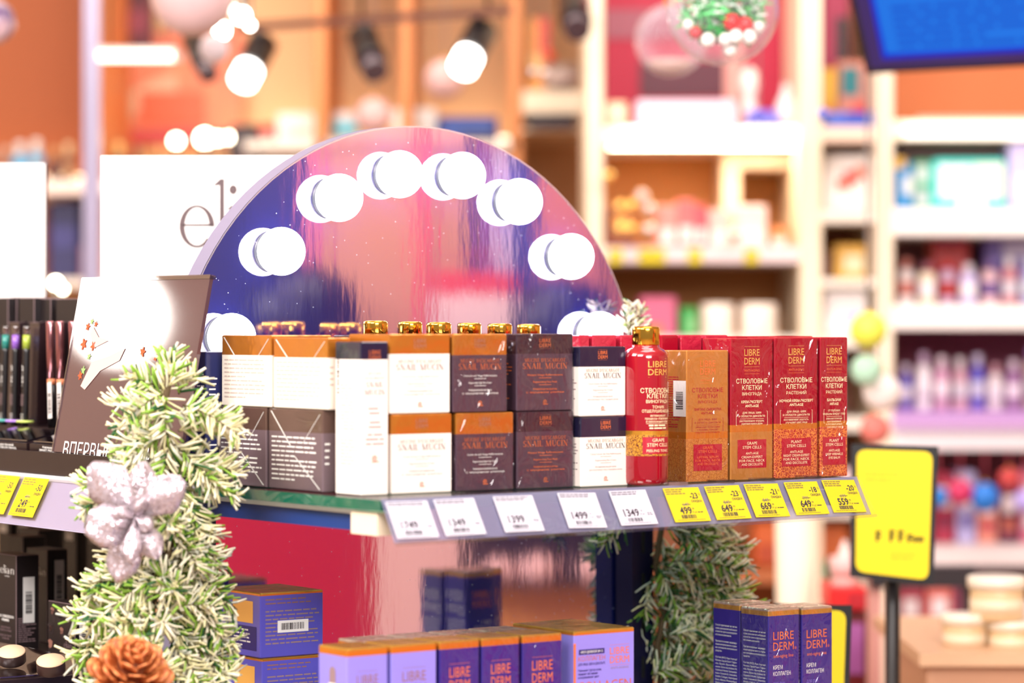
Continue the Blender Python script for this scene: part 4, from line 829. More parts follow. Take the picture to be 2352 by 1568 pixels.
sp = [(392, 880, GZ+.02, -.05, 1, .1, .036), (380, 900, GZ, .25, .9, .2, .03)]
for px, py, ang, L in ((390, 925, 168, .055), (380, 900, 140, .045), (385, 960, 172, .058), (380, 985, 195, .05), (375, 1000, 215, .05), (400, 950, 5, .055), (420, 930, -14, .06), (410, 990, 25, .06), (410, 905, 60, .03), (390, 1000, -60, .05), (400, 1020, -40, .05), (390, 1015, -100, .05),
                       (410, 1060, 8, .06), (420, 1080, -18, .055), (440, 1065, 2, .045), (400, 1085, -60, .06), (405, 1080, 160, .06), (395, 1100, 190, .075), (390, 1120, 175, .085), (405, 1150, -55, .05), (410, 1170, -25, .04), (420, 1120, -70, .06), (300, 1110, 172, .05), (290, 1130, 190, .045),
                       (400, 1180, 200, .075), (395, 1200, 215, .075), (405, 1210, -40, .05), (410, 1240, -65, .05), (400, 1230, -20, .04), (390, 1255, 235, .06), (380, 1270, 195, .07), (370, 1290, 170, .06),
                       (370, 1310, 185, .075), (365, 1325, 205, .07), (385, 1310, -10, .05), (390, 1330, -35, .055), (395, 1300, 20, .05), (380, 1345, -70, .05), (360, 1350, 230, .06), (420, 1330, -15, .055), (430, 1350, -40, .05), (340, 1330, 175, .06),
                       (360, 1410, 170, .085), (350, 1425, 192, .085), (350, 1400, 150, .05), (330, 1440, 200, .075), (380, 1420, -15, .07), (390, 1440, -35, .065), (370, 1450, 5, .07), (380, 1400, 25, .05), (420, 1470, -10, .05), (400, 1480, -45, .05), (330, 1470, 215, .07),
                       (350, 1540, 185, .07), (350, 1530, 160, .06), (380, 1530, -10, .06), (390, 1550, -30, .06), (360, 1560, 210, .06), (400, 1560, 15, .06), (330, 1600, 180, .06), (380, 1600, 0, .06)):
    a = math.radians(ang+random.uniform(-6, 6)); sp.append((px, py, GZ+random.uniform(-.015, .025), math.cos(a), math.sin(a), random.uniform(-.45, .35), L*random.uniform(.9, 1.05)))
for k in range(28):
    f = random.uniform(.12, .98)*8.99; q = path[int(f)].lerp(path[int(f)+1], f-int(f)); px_ = 1176+q.x/q.y*F; py_ = HOR-(q.z-EYE)/q.y*F
    a = random.uniform(0, 6.28); sp.append((px_+random.uniform(-25, 25), py_, GZ-.004, .75*math.cos(a), .75*math.sin(a)-.15, -.75, random.uniform(.025, .045)))
garland('frosted_garland', 'frosted pine garland hanging at the near corner left of the mirror', path, sp, WL, 11)
WR = (24, 20, 20, 22, 14)
RZ2 = 3.34
path = [W(px, py, RZ2) for px, py in ((1500, 1130), (1520, 1210), (1505, 1300), (1530, 1390), (1510, 1480), (1520, 1600), (1510, 1760))]
sp = []
for px, py, ang, L in ((1530, 1215, 15, .08), (1540, 1210, -8, .095), (1560, 1220, -30, .07), (1510, 1220, 190, .03), (1520, 1230, -80, .05), (1580, 1215, -20, .075), (1500, 1205, 140, .03),
                       (1510, 1290, -5, .10), (1530, 1300, -12, .105), (1520, 1310, -25, .10), (1510, 1300, -60, .06), (1500, 1290, 200, .03), (1540, 1290, 12, .08), (1500, 1320, -100, .05), (1600, 1320, -15, .05),
                       (1500, 1370, -10, .09), (1510, 1390, -25, .10), (1520, 1400, -35, .09), (1490, 1380, 230, .03), (1510, 1410, -70, .06), (1530, 1370, 5, .07), (1550, 1400, -30, .085),
                       (1500, 1460, -5, .085), (1510, 1475, -20, .10), (1500, 1490, -40, .08), (1490, 1480, 220, .03), (1530, 1460, 15, .08), (1520, 1500, -60, .06), (1480, 1440, -80, .05),
                       (1500, 1560, 0, .09), (1510, 1570, -20, .09), (1500, 1550, 30, .08), (1490, 1600, 20, .09), (1480, 1540, 100, .05)):
    if 110 < ang < 250: continue
    a = math.radians(ang+random.uniform(-6, 6)); sp.append((px, py, RZ2+random.uniform(-.02, .02), math.cos(a), math.sin(a), random.uniform(-.35, .45), L))
sp += [(1436, 1196, 3.30, -.8, -.6, -.2, .030), (1420, 1190, 3.30, -.9, -.35, -.1, .026)]
garland('frosted_garland', 'frosted green pine garland hanging behind the far end of the shelf', path, sp, WR, 12, nl=(.020, .031), nw=.0014)
WT = (52, 4, 12, 12, 20)
s_ = s_at(1455, TM-.03); tp = G(s_, TM-.03, 0); ty = tp[1]
g = garland('pine_twig', 'small frosted pine twig tied to the far edge of the arched mirror', [W(1448, 800, ty), W(1450, 770, ty), W(1452, 740, ty)],
        [(1448, 768, ty, .02, 1, -.1, .036), (1452, 765, ty, .35, .8, .1, .032), (1452, 775, ty, .75, .55, .1, .022), (1446, 770, ty-.003, -.22, .9, -.2, .026)], WT, 13, nl=(.014, .020), nw=.0013, droop=0, dens=.8)

# silver poinsettia
fx, fy, fz = W(312, 1186, 2.735)
gl = mat('silver_glitter', (206, 190, 198), .28, .55)
nt = gl.node_tree; b_ = nt.nodes['Principled BSDF']; v_ = nt.nodes.new('ShaderNodeTexVoronoi'); v_.inputs['Scale'].default_value = 620; tc_ = nt.nodes.new('ShaderNodeTexCoord'); ge_ = nt.nodes.new('ShaderNodeNewGeometry')
s_1 = nt.nodes.new('ShaderNodeVectorMath'); s_1.operation = 'SUBTRACT'; s_1.inputs[1].default_value = (.5, .5, .5); s_2 = nt.nodes.new('ShaderNodeVectorMath'); s_2.operation = 'MULTIPLY_ADD'; s_2.inputs[1].default_value = (.75, .75, .75); s_3 = nt.nodes.new('ShaderNodeVectorMath'); s_3.operation = 'NORMALIZE'
nt.links.new(tc_.outputs['Object'], v_.inputs['Vector']); nt.links.new(v_.outputs['Color'], s_1.inputs[0]); nt.links.new(s_1.outputs[0], s_2.inputs[0]); nt.links.new(ge_.outputs['Normal'], s_2.inputs[2]); nt.links.new(s_2.outputs[0], s_3.inputs[0]); nt.links.new(s_3.outputs[0], b_.inputs['Normal'])
flower = link('silver_poinsettia', None, None, (fx, fy, fz)); tag(flower, 'silver glitter poinsettia flower on the left garland', 'flower')
def petal(ang, L, wd_, tilt, curl, y0=0., fold=.011):
    mb = MB(); nU, nV = 10, 6; a = math.radians(ang); ca, sa = math.cos(a), math.sin(a)
    for i in range(nU+1):
        f = i/nU; half = wd_*min(1, .18+f*1.55)*(1-max(0, (f-.5)/.5)**2.6*.82)*(1+.06*math.sin(f*14+ang))
        for j in range(nV+1):
            q = (j/nV-.5)*2; x = f*L; y = q*half; dep = y0-tilt*f*L-curl*math.sin(f*math.pi)+abs(q)*fold*(1-f*.5)+.0030*math.sin(f*8+q*4+ang)
            mb.v.append((x*ca-y*sa, dep, x*sa+y*ca))
    for i in range(nU):
        for j in range(nV): k = i*(nV+1)+j; mb.face([k, k+1, k+nV+2, k+nV+1], 0, True)
    o = mb.build('petal', gl, flower); md = o.modifiers.new('thick', 'SOLIDIFY'); md.thickness = .0006; return o
for ang, L, w_, ti, cu, y0 in ((131, .064, .021, .05, .004, .002), (86, .050, .014, -.25, -.003, .010), (38, .057, .019, .22, .006, -.002), (197, .047, .021, .28, .008, -.003), (254, .063, .017, .05, .004, .0), (300, .044, .013, .30, .004, -.004)):
    petal(ang, L, w_, ti, cu, y0)
for ang, L, w_ in ((268, .042, .009), (70, .022, .008), (165, .020, .008), (330, .020, .008)): petal(ang, L, w_, .45, .004, -.010)
# pine cone
pc = link('pine_cone', None, None, tuple(W(302, 1540, 2.73))); tag(pc, 'orange brown pine cone wired to the left garland below the silver flower', 'pine cone')
pc.rotation_euler = (math.radians(42), math.radians(24), 0)
cm = noise_mix(mat('cone_scale', (232, 146, 84), .5), (176, 88, 40), 110); cd = mat('cone_core', (120, 60, 30), .7)
mb = MB(); mb.lathe([(.0001, -.022), (.014, -.015), (.017, 0), (.011, .018), (.0001, .026)], 12); mb.build('cone_core', cd, pc)
mb = MB(); nU, nV = 4, 4
for i in range(nU+1):
    f = i/nU
    for j in range(nV+1):
        q = (j/nV-.5)*2; hw = .0035+.0060*math.sin(f*1.75); mb.v.append((f*.024-.005*(q*q)*f, q*hw*1.02, .007*f*f+.0022*(1-q*q)*f))
for i in range(nU):
    for j in range(nV): k = i*(nV+1)+j; mb.face([k, k+nV+1, k+nV+2, k+1], 0, True)
proto = mb.build('cone_scale', cm, pc); proto.modifiers.new('t', 'SOLIDIFY').thickness = .0022
n_sc = 54
for i in range(n_sc):
    f = i/(n_sc-1); o = proto if i == 0 else proto.copy()
    if i: COL.objects.link(o)
    o.parent = pc; a = i*2.39996; z = -.016+.040*f; rr = .013*(1-f)**.6; el = -.15+1.35*f**1.4+random.uniform(-.14, .14); sc = 1.15*(1-.48*f)*random.uniform(.9, 1.1); a += random.uniform(-.12, .12)
    o.matrix_local = Matrix.Translation((rr*math.cos(a), rr*math.sin(a), z)) @ Matrix.Rotation(a, 4, 'Z') @ Matrix.Rotation(-el, 4, 'Y') @ Matrix.Scale(sc, 4)
random.seed(21)
# ------------------------------------------------------------------ shop background: builders
WY = 7.0
def M3(name, c, **k): return mat(name, c, **k)
_cm = {}
def cmat(c, rough=.45, **k):
    key = 'paint_%d_%d_%d' % c+('_%d' % int(rough*100) if rough != .45 else '')+''.join('_%s' % q for q in k)
    return mat(key, c, rough, **k)
def wbox(mb, px0, py0, px1, py1, y, d, mi=0, ch=0):
    a, b = W(px0, py1, y), W(px1, py0, y); mb.box(a.x, y, a.z, b.x, y+d, b.z, mi, ch)
def attach(mb, name, m, parent, sub=None): return mb.build(name, m, parent)
def fy(y): return YR if YR <= y < YR+.42 else 6.42 if 6.42 <= y < 6.99 else y
YR = 5.7
def bbox(name, label, cat, px0, py0, px1, py1, y, d, c, group=None, panel=None, lid=None, rough=.45):
    """carton with an optional printed panel (colour, fx0, fy0, fx1, fy1) and a lid band"""
    a, b = W(px0, py1, y), W(px1, py0, y); w, h = b.x-a.x, b.z-a.z; ch = min(w, h, d)*.06
    mb = MB(); mb.prism(-w/2, w/2, 0, d, [0, h], [0], ch); o = mb.build(name, cmat(c, rough), None, (a.x+w/2, y, W(0, py1, fy(y)).z+.0004)); tag(o, label, cat, group)
    for i, p in enumerate(panel if isinstance(panel, list) else [panel] if panel else []):
        q = MB(); q.box(-w/2+w*p[1], -.002-.0005*i, h*(1-p[4]), -w/2+w*p[3], .001, h*(1-p[2])); q.build('label_panel', cmat(p[0]), o)
    if lid:
        q = MB(); q.box(-w/2-.002, -.002, h*.88, w/2+.002, d+.002, h+.002); q.build('lid', cmat(lid), o)
    return o
def blathe(name, label, cat, px, py0, py1, wpx, y, c, group=None, prof=None, cap=None, capf=.22, n=16, rough=.35, lab=None):
    """bottle or jar: body, cap and optional label ring"""
    p = W(px, py1, y); p.z = W(0, py1, fy(y)).z+.0004; h = (py1-py0)/F*y; r = wpx/F*y/2
    o = link(name, None, None, tuple(p)); tag(o, label, cat, group)
    hb = h*(1-capf) if cap else h
    pr = prof or [(.92, 0), (1, .03), (1, .82), (.85, .93), (.5, 1)]
    b = MB(); b.lathe([(max(1e-5, r*a), hb*z) for a, z in pr], n); b.build('body', cmat(c, rough), o)
    if cap:
        rc = r*(pr[-1][0]*1.15 if pr[-1][0] > .2 else .5); b = MB(); b.lathe([(rc, hb*.99), (rc, h*.97), (rc*.9, h)], n); b.build('cap', cmat(cap, .25), o)
    if lab:
        b = MB(); b.lathe([(r*1.015, hb*.25), (r*1.015, hb*.65)], n); b.build('label_band', cmat(lab), o)
    return o
def bball(name, label, px, py, r_px, y, m, group=None, cap=goldm, string=True, cat='ornament'):
    p = W(px, py, y); r = r_px/F*y; o = link(name, None, None, tuple(p)); tag(o, label, cat, group)
    b = MB(); b.sphere((0, 0, 0), r, 0, 28, 18); b.build('ball', m, o)
    b = MB(); b.lathe([(r*.16, r*.96), (r*.16, r*1.12), (r*.05, r*1.14)], 12); b.build('hanger_cap', cap, o)
    if string:
        b = MB(); b.tube([(0, 0, r*1.1), (0, 0, 2.995-p.z)], .0012, 5); b.build('string', mat('string_grey', (180, 170, 170), .6), o)
    return o
def shelving(label, y, d, posts, boards, back=None, top=-700, bot=2200, post_c=(240, 214, 186), board_c=(246, 232, 218), grp='shop shelving'):
    o = link('shelving_unit', None); tag(o, label, 'shelving', grp)
    zf = lambda py: max(.02, W(0, py, y).z)
    for p0, p1 in posts:
        a, b = W(p0, 0, y), W(p1, 0, y); mb = MB(); mb.box(a.x, y, .01, b.x, y+d, 2.6, 0, .003); mb.build('post', cmat(post_c), o)
    for bd in boards:
        p0, p1, q0, q1 = bd[:4]; a, b = W(p0, q1, y), W(p1, q0, y); mb = MB(); mb.box(a.x, y-(bd[5] if len(bd) > 5 else 0), a.z, b.x, y+d, b.z, 0, .002); mb.build('shelf_board', cmat(bd[4] if len(bd) > 4 and bd[4] else board_c), o)
    for bk in back or []:
        p0, p1, q0, q1, c = bk; a, b = W(p0, q1, y+d), W(p1, q0, y+d); mb = MB(); mb.box(a.x, y+d, a.z, b.x, y+d+.01, b.z); mb.build('back_panel', cmat(c, .6), o)
    return o
def strip(parent, px0, px1, py0, py1, y, d, c, st, name='glow_strip'):
    mb = MB(); wbox(mb, px0, py0, px1, py1, y, d); return mb.build(name, mat('%s_%d_%d' % (name, c[2], int(st*10)), c, .4, emit=st), parent)

# ------------------------------------------------------------------ left and middle bays along the orange wall
u = shelving('peach wall unit with wooden uprights behind the arched mirror', 6.42, .57, [(722, 752), (920, 948), (1168, 1200), (205, 232)], [(560, 1190, 322, 345), (-140, 600, 414, 446, (250, 226, 214)), (1200, 1350, 208, 262, (255, 236, 206)), (560, 1190, 640, 664), (-140, 600, 640, 660)], [(-200, 206, -420, 660, (172, 88, 36))], post_c=(222, 140, 78))
strip(u, 610, 1180, 316, 322, 6.93, .03, (255, 238, 210), 4); strip(u, -120, 560, 404, 412, 6.93, .03, (255, 232, 190), 2.5)
pole = MB(); a, b = W(190, 0, 5.6), W(228, 0, 5.6); pole.box(a.x, 5.6, .01, b.x, 5.63, 2.995, 0, .004); pole = pole.build('display_pole', cmat((172, 162, 188), .3)); tag(pole, 'pale grey square pole from floor to ceiling behind the white signs', 'pole')
q = MB(); a, b = W(204, 0, 5.6), W(209, 0, 5.6); q.box(a.x, 5.598, .5, b.x, 5.6005, 2.9); q.build('groove', cmat((120, 112, 150)), pole)
# perfume bottles on the left shelf
pg = 'perfume bottles on the left wall shelf'
for i, (px, w, top, c, cap) in enumerate(((12, 26, 330, (110, 80, 76), (210, 190, 170)), (46, 34, 318, (60, 180, 226), (240, 240, 236)), (84, 34, 312, (70, 190, 236), (246, 246, 240)), (125, 28, 330, (86, 66, 66), (214, 170, 120)), (158, 28, 320, (110, 84, 70), (246, 226, 180)),
                                       (236, 32, 322, (140, 100, 80), (255, 230, 190)), (272, 34, 318, (120, 90, 80), (255, 224, 150)), (312, 30, 330, (70, 50, 56), (140, 100, 90)), (366, 32, 328, (96, 64, 60), (216, 160, 110)))):
    blathe('perfume_bottle', ('dark perfume bottle at the picture edge', 'blue perfume bottle left of its blue twin', 'blue perfume bottle right of its blue twin', 'dark perfume bottle with tan cap next to the blue pair', 'brown perfume bottle with bright cap beside the grey pole', 'brown perfume bottle just right of the grey pole', 'perfume bottle with yellow gold cap above the white sign', 'nearly black perfume bottle above the white sign', 'dark perfume bottle with copper cap left of the glowing lamps')[i], 'bottle', px, top, 414, w, 6.6, c, pg, cap=cap, capf=.3, lab=None if i % 2 else (200, 160, 120))
bbox('storage_box', 'dark navy box on the lower left shelf between the white signs', 'box', 112, 462, 182, 640, 6.5, .3, (44, 40, 92), None, ((60, 56, 120), .1, .3, .9, .6))
bbox('storage_box', 'small mauve box right of the navy box, partly behind the white sign', 'box', 186, 560, 262, 640, 6.5, .3, (186, 130, 150), None, ((226, 190, 190), .2, .2, .8, .6))
bbox('sponge_box', 'coral box low on the left shelf beside the navy box', 'box', 262, 590, 330, 640, 6.5, .2, (220, 150, 120), None, ((250, 220, 190), .1, .1, .9, .4))
# vanity lamps
lamp_e = mat('lamp_warm', (255, 244, 214), .3, emit=26)
def small_lamp(px, py, y, r, label, group, m=lamp_e, stem=(0, 0, -.05)):
    p = W(px, py, y); o = link('globe_lamp', None, None, tuple(p)); tag(o, label, 'lamp', group)
    b = MB(); b.sphere((0, 0, 0), r, 0, 14, 9); b.build('bulb', m, o)
    b = MB(); b.tube([(0, 0, 0), stem], r*.5, 8); b.build('socket', blackm, o)
for i, (px, py, r) in enumerate(((405, 324, .011), (470, 318, .016), (500, 318, .009), (527, 316, .008))):
    small_lamp(px, py, 6.55, r, '%s bright globe lamp from the grey pole above the white sign' % ('first', 'second', 'third', 'fourth')[i], 'glowing lamps above the white sign', stem=(0, 0, W(0, 414, 6.55).z-W(0, py, 6.55).z))
small_lamp(128, 650, 5.2, .009, 'glowing lamp between the two white signs', None, lamp_e, (0, 0, -.30)); small_lamp(144, 664, 5.2, .006, 'smaller glowing lamp beside the one between the signs', None, lamp_e, (0, 0, -.28))
ped = MB(); a, b = W(90, 700, 5.15), W(180, 2300, 5.15); ped.box(a.x, 5.15, .0, b.x, 5.3, W(0, 690, 5.2).z-.23, 0, .004); ped = ped.build('lamp_pedestal', cmat((150, 110, 104))); tag(ped, 'dull pedestal carrying the lamps between the white signs', 'pedestal')
# red poster on the wall
pm = MB(); wbox(pm, 230, 205, 560, 330, 6.90, .03); pw = cmat((222, 92, 74), .5)
pm = MB(); wbox(pm, 226, 72, 556, 330, 6.93, .03); post = pm.build('wall_poster', noise_mix(mat('poster_coral', (232, 120, 92), .5), (240, 158, 110), 6, .35, .65)); tag(post, 'large coral and red poster with curved shapes on the orange wall', 'poster')
pm = MB(); wbox(pm, 226, 72, 252, 330, 6.926, .003); wbox(pm, 226, 300, 556, 330, 6.925, .003); pm.build('print_border', cmat((206, 60, 66)), post)
pm = MB(); 
for k in range(14):
    a0, a1 = math.radians(95+k*6.5), math.radians(95+(k+1)*6.5); c0 = (420, 330)
    pm.poly([W(c0[0]+r*math.cos(a)*1.1, c0[1]-r*math.sin(a), 6.924) for r, a in ((160, a0), (160, a1), (120, a1), (120, a0))])
pm.build('print_arc', cmat((226, 186, 150)), post)
pm = MB(); wbox(pm, 320, 210, 470, 285, 6.9235, .003); pm.build('print_shape', cmat((240, 104, 60)), post)
bbox('wall_panel', 'dark red panel above the coral poster', 'panel', 228, -120, 350, 70, 6.9, .04, (96, 26, 40), None, [((150, 60, 80), .1, .5, .9, .8)])
# linear lamp
ll = link('linear_lamp', None); tag(ll, 'long bright linear lamp hanging in front of the coral poster', 'lamp')
strip(ll, 226, 398, 118, 136, 5.6, .04, (255, 240, 222), 3.2, 'lamp_tube'); mb = MB(); wbox(mb, 222, 108, 402, 118, 5.6, .05); mb.build('lamp_housing', cmat((226, 200, 190)), ll)
strip(ll, 398, 412, 120, 136, 5.6, .04, (255, 226, 210), .7, 'lamp_end')
mb = MB()
for px in (250, 380): p = W(px, 108, 5.62); mb.tube([tuple(p), (p.x, p.y, 2.995)], .002, 5)
mb.build('hanger_wire', blackm, ll)
# track with spotlights
trk = link('light_track', None); tag(trk, 'dark ceiling track running across above the arched mirror', 'track')
mb = MB(); mb.hull([W(540, 74, 5.75), W(1175, 34, 5.45), W(1175, 34, 5.49), W(540, 74, 5.79)], [W(540, 54, 5.75), W(1175, 14, 5.45), W(1175, 14, 5.49), W(540, 54, 5.79)]); mb.build('rail', cmat((92, 52, 40), .4), trk)
for px, py, y in ((830, 40, 5.62), (1120, 16, 5.48)):
    p = W(px, py, y); mb = MB(); mb.tube([tuple(p), (p.x, p.y, 2.995)], .004, 6); mb.build('drop_rod', blackm, trk)
def spot(px, py, tx, ty, y, lit, label, r=.030, tpx=None):
    a, b = W(px, py, y), W(tx, ty, y-.06); o = link('track_spotlight', None, None, (0, 0, 0)); tag(o, label, 'spotlight', 'track spotlights')
    d = (b-a).normalized(); mb = MB(); mb.tube([a-d*.035, a-d*.03, a+d*.045, a+d*.05], [r*.8, r, r, r], 16); mb.build('head', blackm, o)
    mb = MB(); e = a+d*.0505; mb.tube([e, e+d*.034], [r*.82, r*.82], 16); mb.build('lens', mat('lens_lit', (255, 250, 244), .2, emit=12) if lit else mat('lens_off', (70, 50, 60), .2, coat=1), o)
    tp_ = W(tpx or px, (74-(px-540)*.063), y+.02); mb = MB(); mb.tube([a-d*.01, (a.x, a.y, a.z+.03), (tp_.x, a.y, tp_.z)], .008, 8); mb.build('arm', blackm, o)
spot(592, 122, 556, 190, 5.72, True, 'lit track spotlight left of the mirror top'); spot(840, 105, 862, 165, 5.6, False, 'dark unlit track spotlight in the middle of the track')
spot(1096, 92, 1062, 158, 5.5, True, 'lit track spotlight right of the mirror top')
spot(1318, 20, 1326, 62, 5.5, False, 'dark unlit spotlight above the narrow white niche', tpx=1318); spot(452, 110, 482, 178, 5.6, False, 'dark unlit spotlight below the pearl pink bauble', .022)
for i, (px, py, r) in enumerate(((525, 18, .010), (555, 36, .012), (508, 70, .013), (574, 58, .006))):
    small_lamp(px, py, 5.3, r, '%s halogen bulb from the ceiling in the bright cluster beside the pearl bauble' % ('topmost', 'second', 'lowest', 'dimmest')[i], 'bright bulb cluster', mat('halogen', (255, 252, 240), .3, emit=26 if i < 3 else 5), (0, 0, 2.99-W(0, py, 5.3).z))
# ball ornaments
pearl_b = mat('pearl_pink_ball', (232, 196, 198), .22, coat=.7)
bball('pearl_bauble', 'large pearl pink bauble hanging near the bright bulb cluster', 442, -14, 98, 4.7, pearl_b)
bball('paper_ball', 'dusky pink paper ball right of the lit spotlights', 1022, 182, 46, 6.0, cmat((224, 180, 178), .8), 'paper balls over the mirror'); bball('paper_ball', 'dusky pink paper ball just above the mirror top', 858, 266, 42, 6.0, cmat((216, 170, 166), .8), 'paper balls over the mirror')
bball('pearl_bauble', 'small pale bauble cut by the upper picture corner', -14, 50, 50, 4.6, noise_mix(mat('bauble_mix', (226, 190, 200), .1, coat=1), (110, 80, 130), 30), None)
bball('silver_bauble', 'white bauble below the bright bulb cluster', 492, 112, 34, 4.9, cmat((230, 214, 220), .3), None)
# products above the mirror
cg = 'products on the shelf behind the mirror top'
bbox('black_case', 'black rounded case right of the glowing lamps', 'case', 530, 282, 592, 412, 6.5, .2, (52, 36, 40), cg, ((90, 66, 66), .2, .5, .8, .9)); bbox('red_box', 'small red box beside the black case', 'box', 596, 276, 632, 322, 6.55, .1, (214, 50, 44), cg, ((250, 200, 180), .2, .5, .8, .9))
bbox('white_box', 'white box behind the upper left of the mirror', 'box', 636, 252, 728, 322, 6.55, .2, (252, 244, 234), cg, ((240, 214, 200), .2, .4, .8, .8)); bbox('white_box', 'lower white box beside the blue capped tub', 'box', 736, 290, 768, 322, 6.5, .2, (240, 230, 226), cg)
blathe('cream_tub', 'white tub with cyan label left of the pink paper ball', 'tub', 792, 254, 322, 58, 6.5, (226, 220, 220), cg, [(.95, 0), (1, .05), (1, .9), (.9, 1)], lab=(90, 206, 230))
bbox('white_box', 'bright white box at the top of the mirror arch', 'box', 902, 244, 1002, 322, 6.5, .2, (255, 250, 246), cg, ((248, 236, 228), .2, .2, .8, .7)); bbox('navy_box', 'navy blue box at the upper right of the arch', 'box', 1006, 266, 1144, 322, 6.45, .3, (34, 52, 128), cg, [((60, 90, 170), .1, .2, .9, .6), ((40, 40, 90), .4, .6, .95, .95)])
# narrow niche 1200-1350
ng = 'things in the narrow niche'
bbox('orange_pack', 'orange and red pack at the top of the narrow niche', 'pack', 1212, 40, 1262, 208, 6.45, .1, (242, 160, 70), ng, [((220, 60, 50), .5, .0, 1, .5), ((250, 200, 130), .1, .5, .6, .8)])
blathe('wicker_basket', 'grey basket with white contents in the narrow niche', 'basket', 1288, 148, 208, 92, 6.45, (170, 146, 134), ng, [(.75, 0), (.9, .5), (1, 1)], lab=(206, 180, 170)); bball('red_bauble', 'red bauble resting above the grey basket', 1262, 130, 14, 6.4, cmat((236, 70, 44), .2), ng, string=False)
for i, (px, py) in enumerate(((1224, 166), (1252, 168), (1325, 14), (1348, 4), (1288, 18))): bball('glass_bauble', ('clear bauble left of the grey basket', 'clear bauble touching the grey basket', 'clear bauble above the dark spotlight', 'clear bauble beside the white upright', 'dusky clear bauble above the red bauble')[i], px, py, 12, 5.6, mat('bauble_silver', (220, 205, 200), .12, 1), ng)
bbox('gap_box', 'added dark box for the gap under the lit niche shelf', 'tray', 1214, 270, 1320, 292, 6.4, .3, (34, 26, 46), ng, ((60, 50, 70), .1, .1, .9, .5))  # dark box stands in for the shaded gap under the board
sb = MB(); wbox(sb, 1200, 292, 1350, 300, 6.42, .5); sb = sb.build('niche_board', cmat((246, 222, 190))); tag(sb, 'cream board under the dark gap in the narrow niche', 'board')

# ------------------------------------------------------------------ right-hand shelving
YR = 5.7
u2 = shelving('cream shelving with crimson poster and lit shelf right of the mirror', YR, .42, [(1346, 1386), (1838, 1888)], [(1386, 1838, 566, 604, (238, 214, 214)), (1386, 1838, 772, 800), (1386, 1838, 1010, 1040)],
              [(1386, 1838, 290, 1150, (206, 134, 70))], post_c=(250, 230, 200))
for p0, p1 in ((1660, 1700), (1815, 1838)):
    mb = MB(); wbox(mb, p0, 340, p1, 566, YR+.2, .21); mb.build('divider', cmat((250, 226, 196)), u2)
mb = MB(); wbox(mb, 1700, 340, 1815, 386, YR+.2, .21); mb.build('header_board', cmat((250, 226, 200)), u2)
mb = MB(); wbox(mb, 1386, 292, 1838, 332, YR+.01, .41); mb.build('shelf_board', cmat((255, 246, 236)), u2)
strip(u2, 1430, 1682, 290, 335, YR-.012, .014, (255, 250, 242), 1.6); strip(u2, 1704, 1832, 290, 333, YR-.012, .014, (255, 250, 246), 1.6)  # glowing faces paint in the overexposed front of the shelf board
strip(u2, 1400, 1830, 333, 337, YR+.08, .04, (255, 236, 200), 30, 'under_strip')
cr = MB(); wbox(cr, 1388, -420, 1836, 318, YR+.36, .03); crim = cr.build('crimson_poster', mat('crimson_print_panel', (190, 14, 62), .5), None); tag(crim, 'crimson poster standing on the lit shelf', 'poster')
mb = MB(); wbox(mb, 1470, 140, 1664, 222, YR+.355, .004); mb.build('print_block', cmat((92, 20, 46)), crim); mb = MB(); wbox(mb, 1390, 22, 1560, 88, YR+.355, .004); mb.build('print_block', cmat((166, 84, 104)), crim); mb = MB(); wbox(mb, 1664, 60, 1706, 292, YR+.354, .004); mb.build('print_block', cmat((240, 170, 160)), crim)
bg2 = 'pale things on the lit shelf in front of the crimson poster'
bbox('flat_box', 'flat pale pink box lying on the lit shelf', 'box', 1462, 228, 1690, 292, YR+.02, .2, (236, 206, 222), bg2, [((190, 110, 170), .05, .78, .95, .98)]); bbox('beige_box', 'beige box at the near end of the lit shelf', 'box', 1392, 232, 1440, 292, YR+.02, .2, (240, 196, 160), bg2, ((250, 220, 190), .1, .2, .9, .6))
blathe('white_figurine', 'white figurine with rounded head before the crimson poster', 'figurine', 1722, 146, 292, 48, YR+.1, (250, 226, 220), bg2, [(.8, 0), (.9, .2), (.6, .45), (.5, .55), (.95, .72), (.8, .9), (.2, 1)]); blathe('white_figurine', 'white bottle shaped figurine beside the cream upright', 'figurine', 1806, 186, 292, 54, YR+.1, (250, 232, 232), bg2, [(.9, 0), (1, .3), (.8, .6), (.4, .8), (.3, 1)])
bbox('lilac_box', 'lilac blue box low on the lit shelf', 'box', 1718, 250, 1786, 292, YR+.04, .15, (110, 104, 206), bg2, ((150, 150, 230), .1, .1, .6, .9))
# clear globes
gclear = milky('globe_glass', (236, 230, 246), .10, .04)
gclear.node_tree.nodes['Principled BSDF'].inputs['Coat Weight'].default_value = 1
lw = gclear.node_tree.nodes.new('ShaderNodeLayerWeight'); lw.inputs[0].default_value = .22; pw = gclear.node_tree.nodes.new('ShaderNodeMath'); pw.operation = 'MULTIPLY_ADD'; pw.inputs[1].default_value = .8; pw.inputs[2].default_value = .05
gclear.node_tree.links.new(lw.outputs['Facing'], pw.inputs[0]); gclear.node_tree.links.new(pw.outputs[0], [n for n in gclear.node_tree.nodes if n.type == 'MIX_SHADER'][0].inputs[0])
bball('clear_globe', 'clear globe ornament with pale base before the crimson poster', 1540, 92, 82, 4.9, gclear)
gi = COL.objects[-3] if False else None
p = W(1540, 150, 4.9); fl = MB(); fl.lathe([(.0001, -.028), (.03, -.018), (.038, -.004), (.0001, 0)], 18); fl = fl.build('snow_fill', cmat((236, 200, 190), .7), None, (p.x, p.y, p.z+.012)); tag(fl, 'heap of pale snow inside the clear globe before the crimson poster', 'filling')
gp_ = W(1660, 22, 3.72); globe = bball('clear_globe', 'clear globe ornament filled with green twigs and red berries near the top', 1660, 22, 129, 3.72, gclear)
RG = 129/F*3.72
rnd = random.Random(3)
mb = MB()
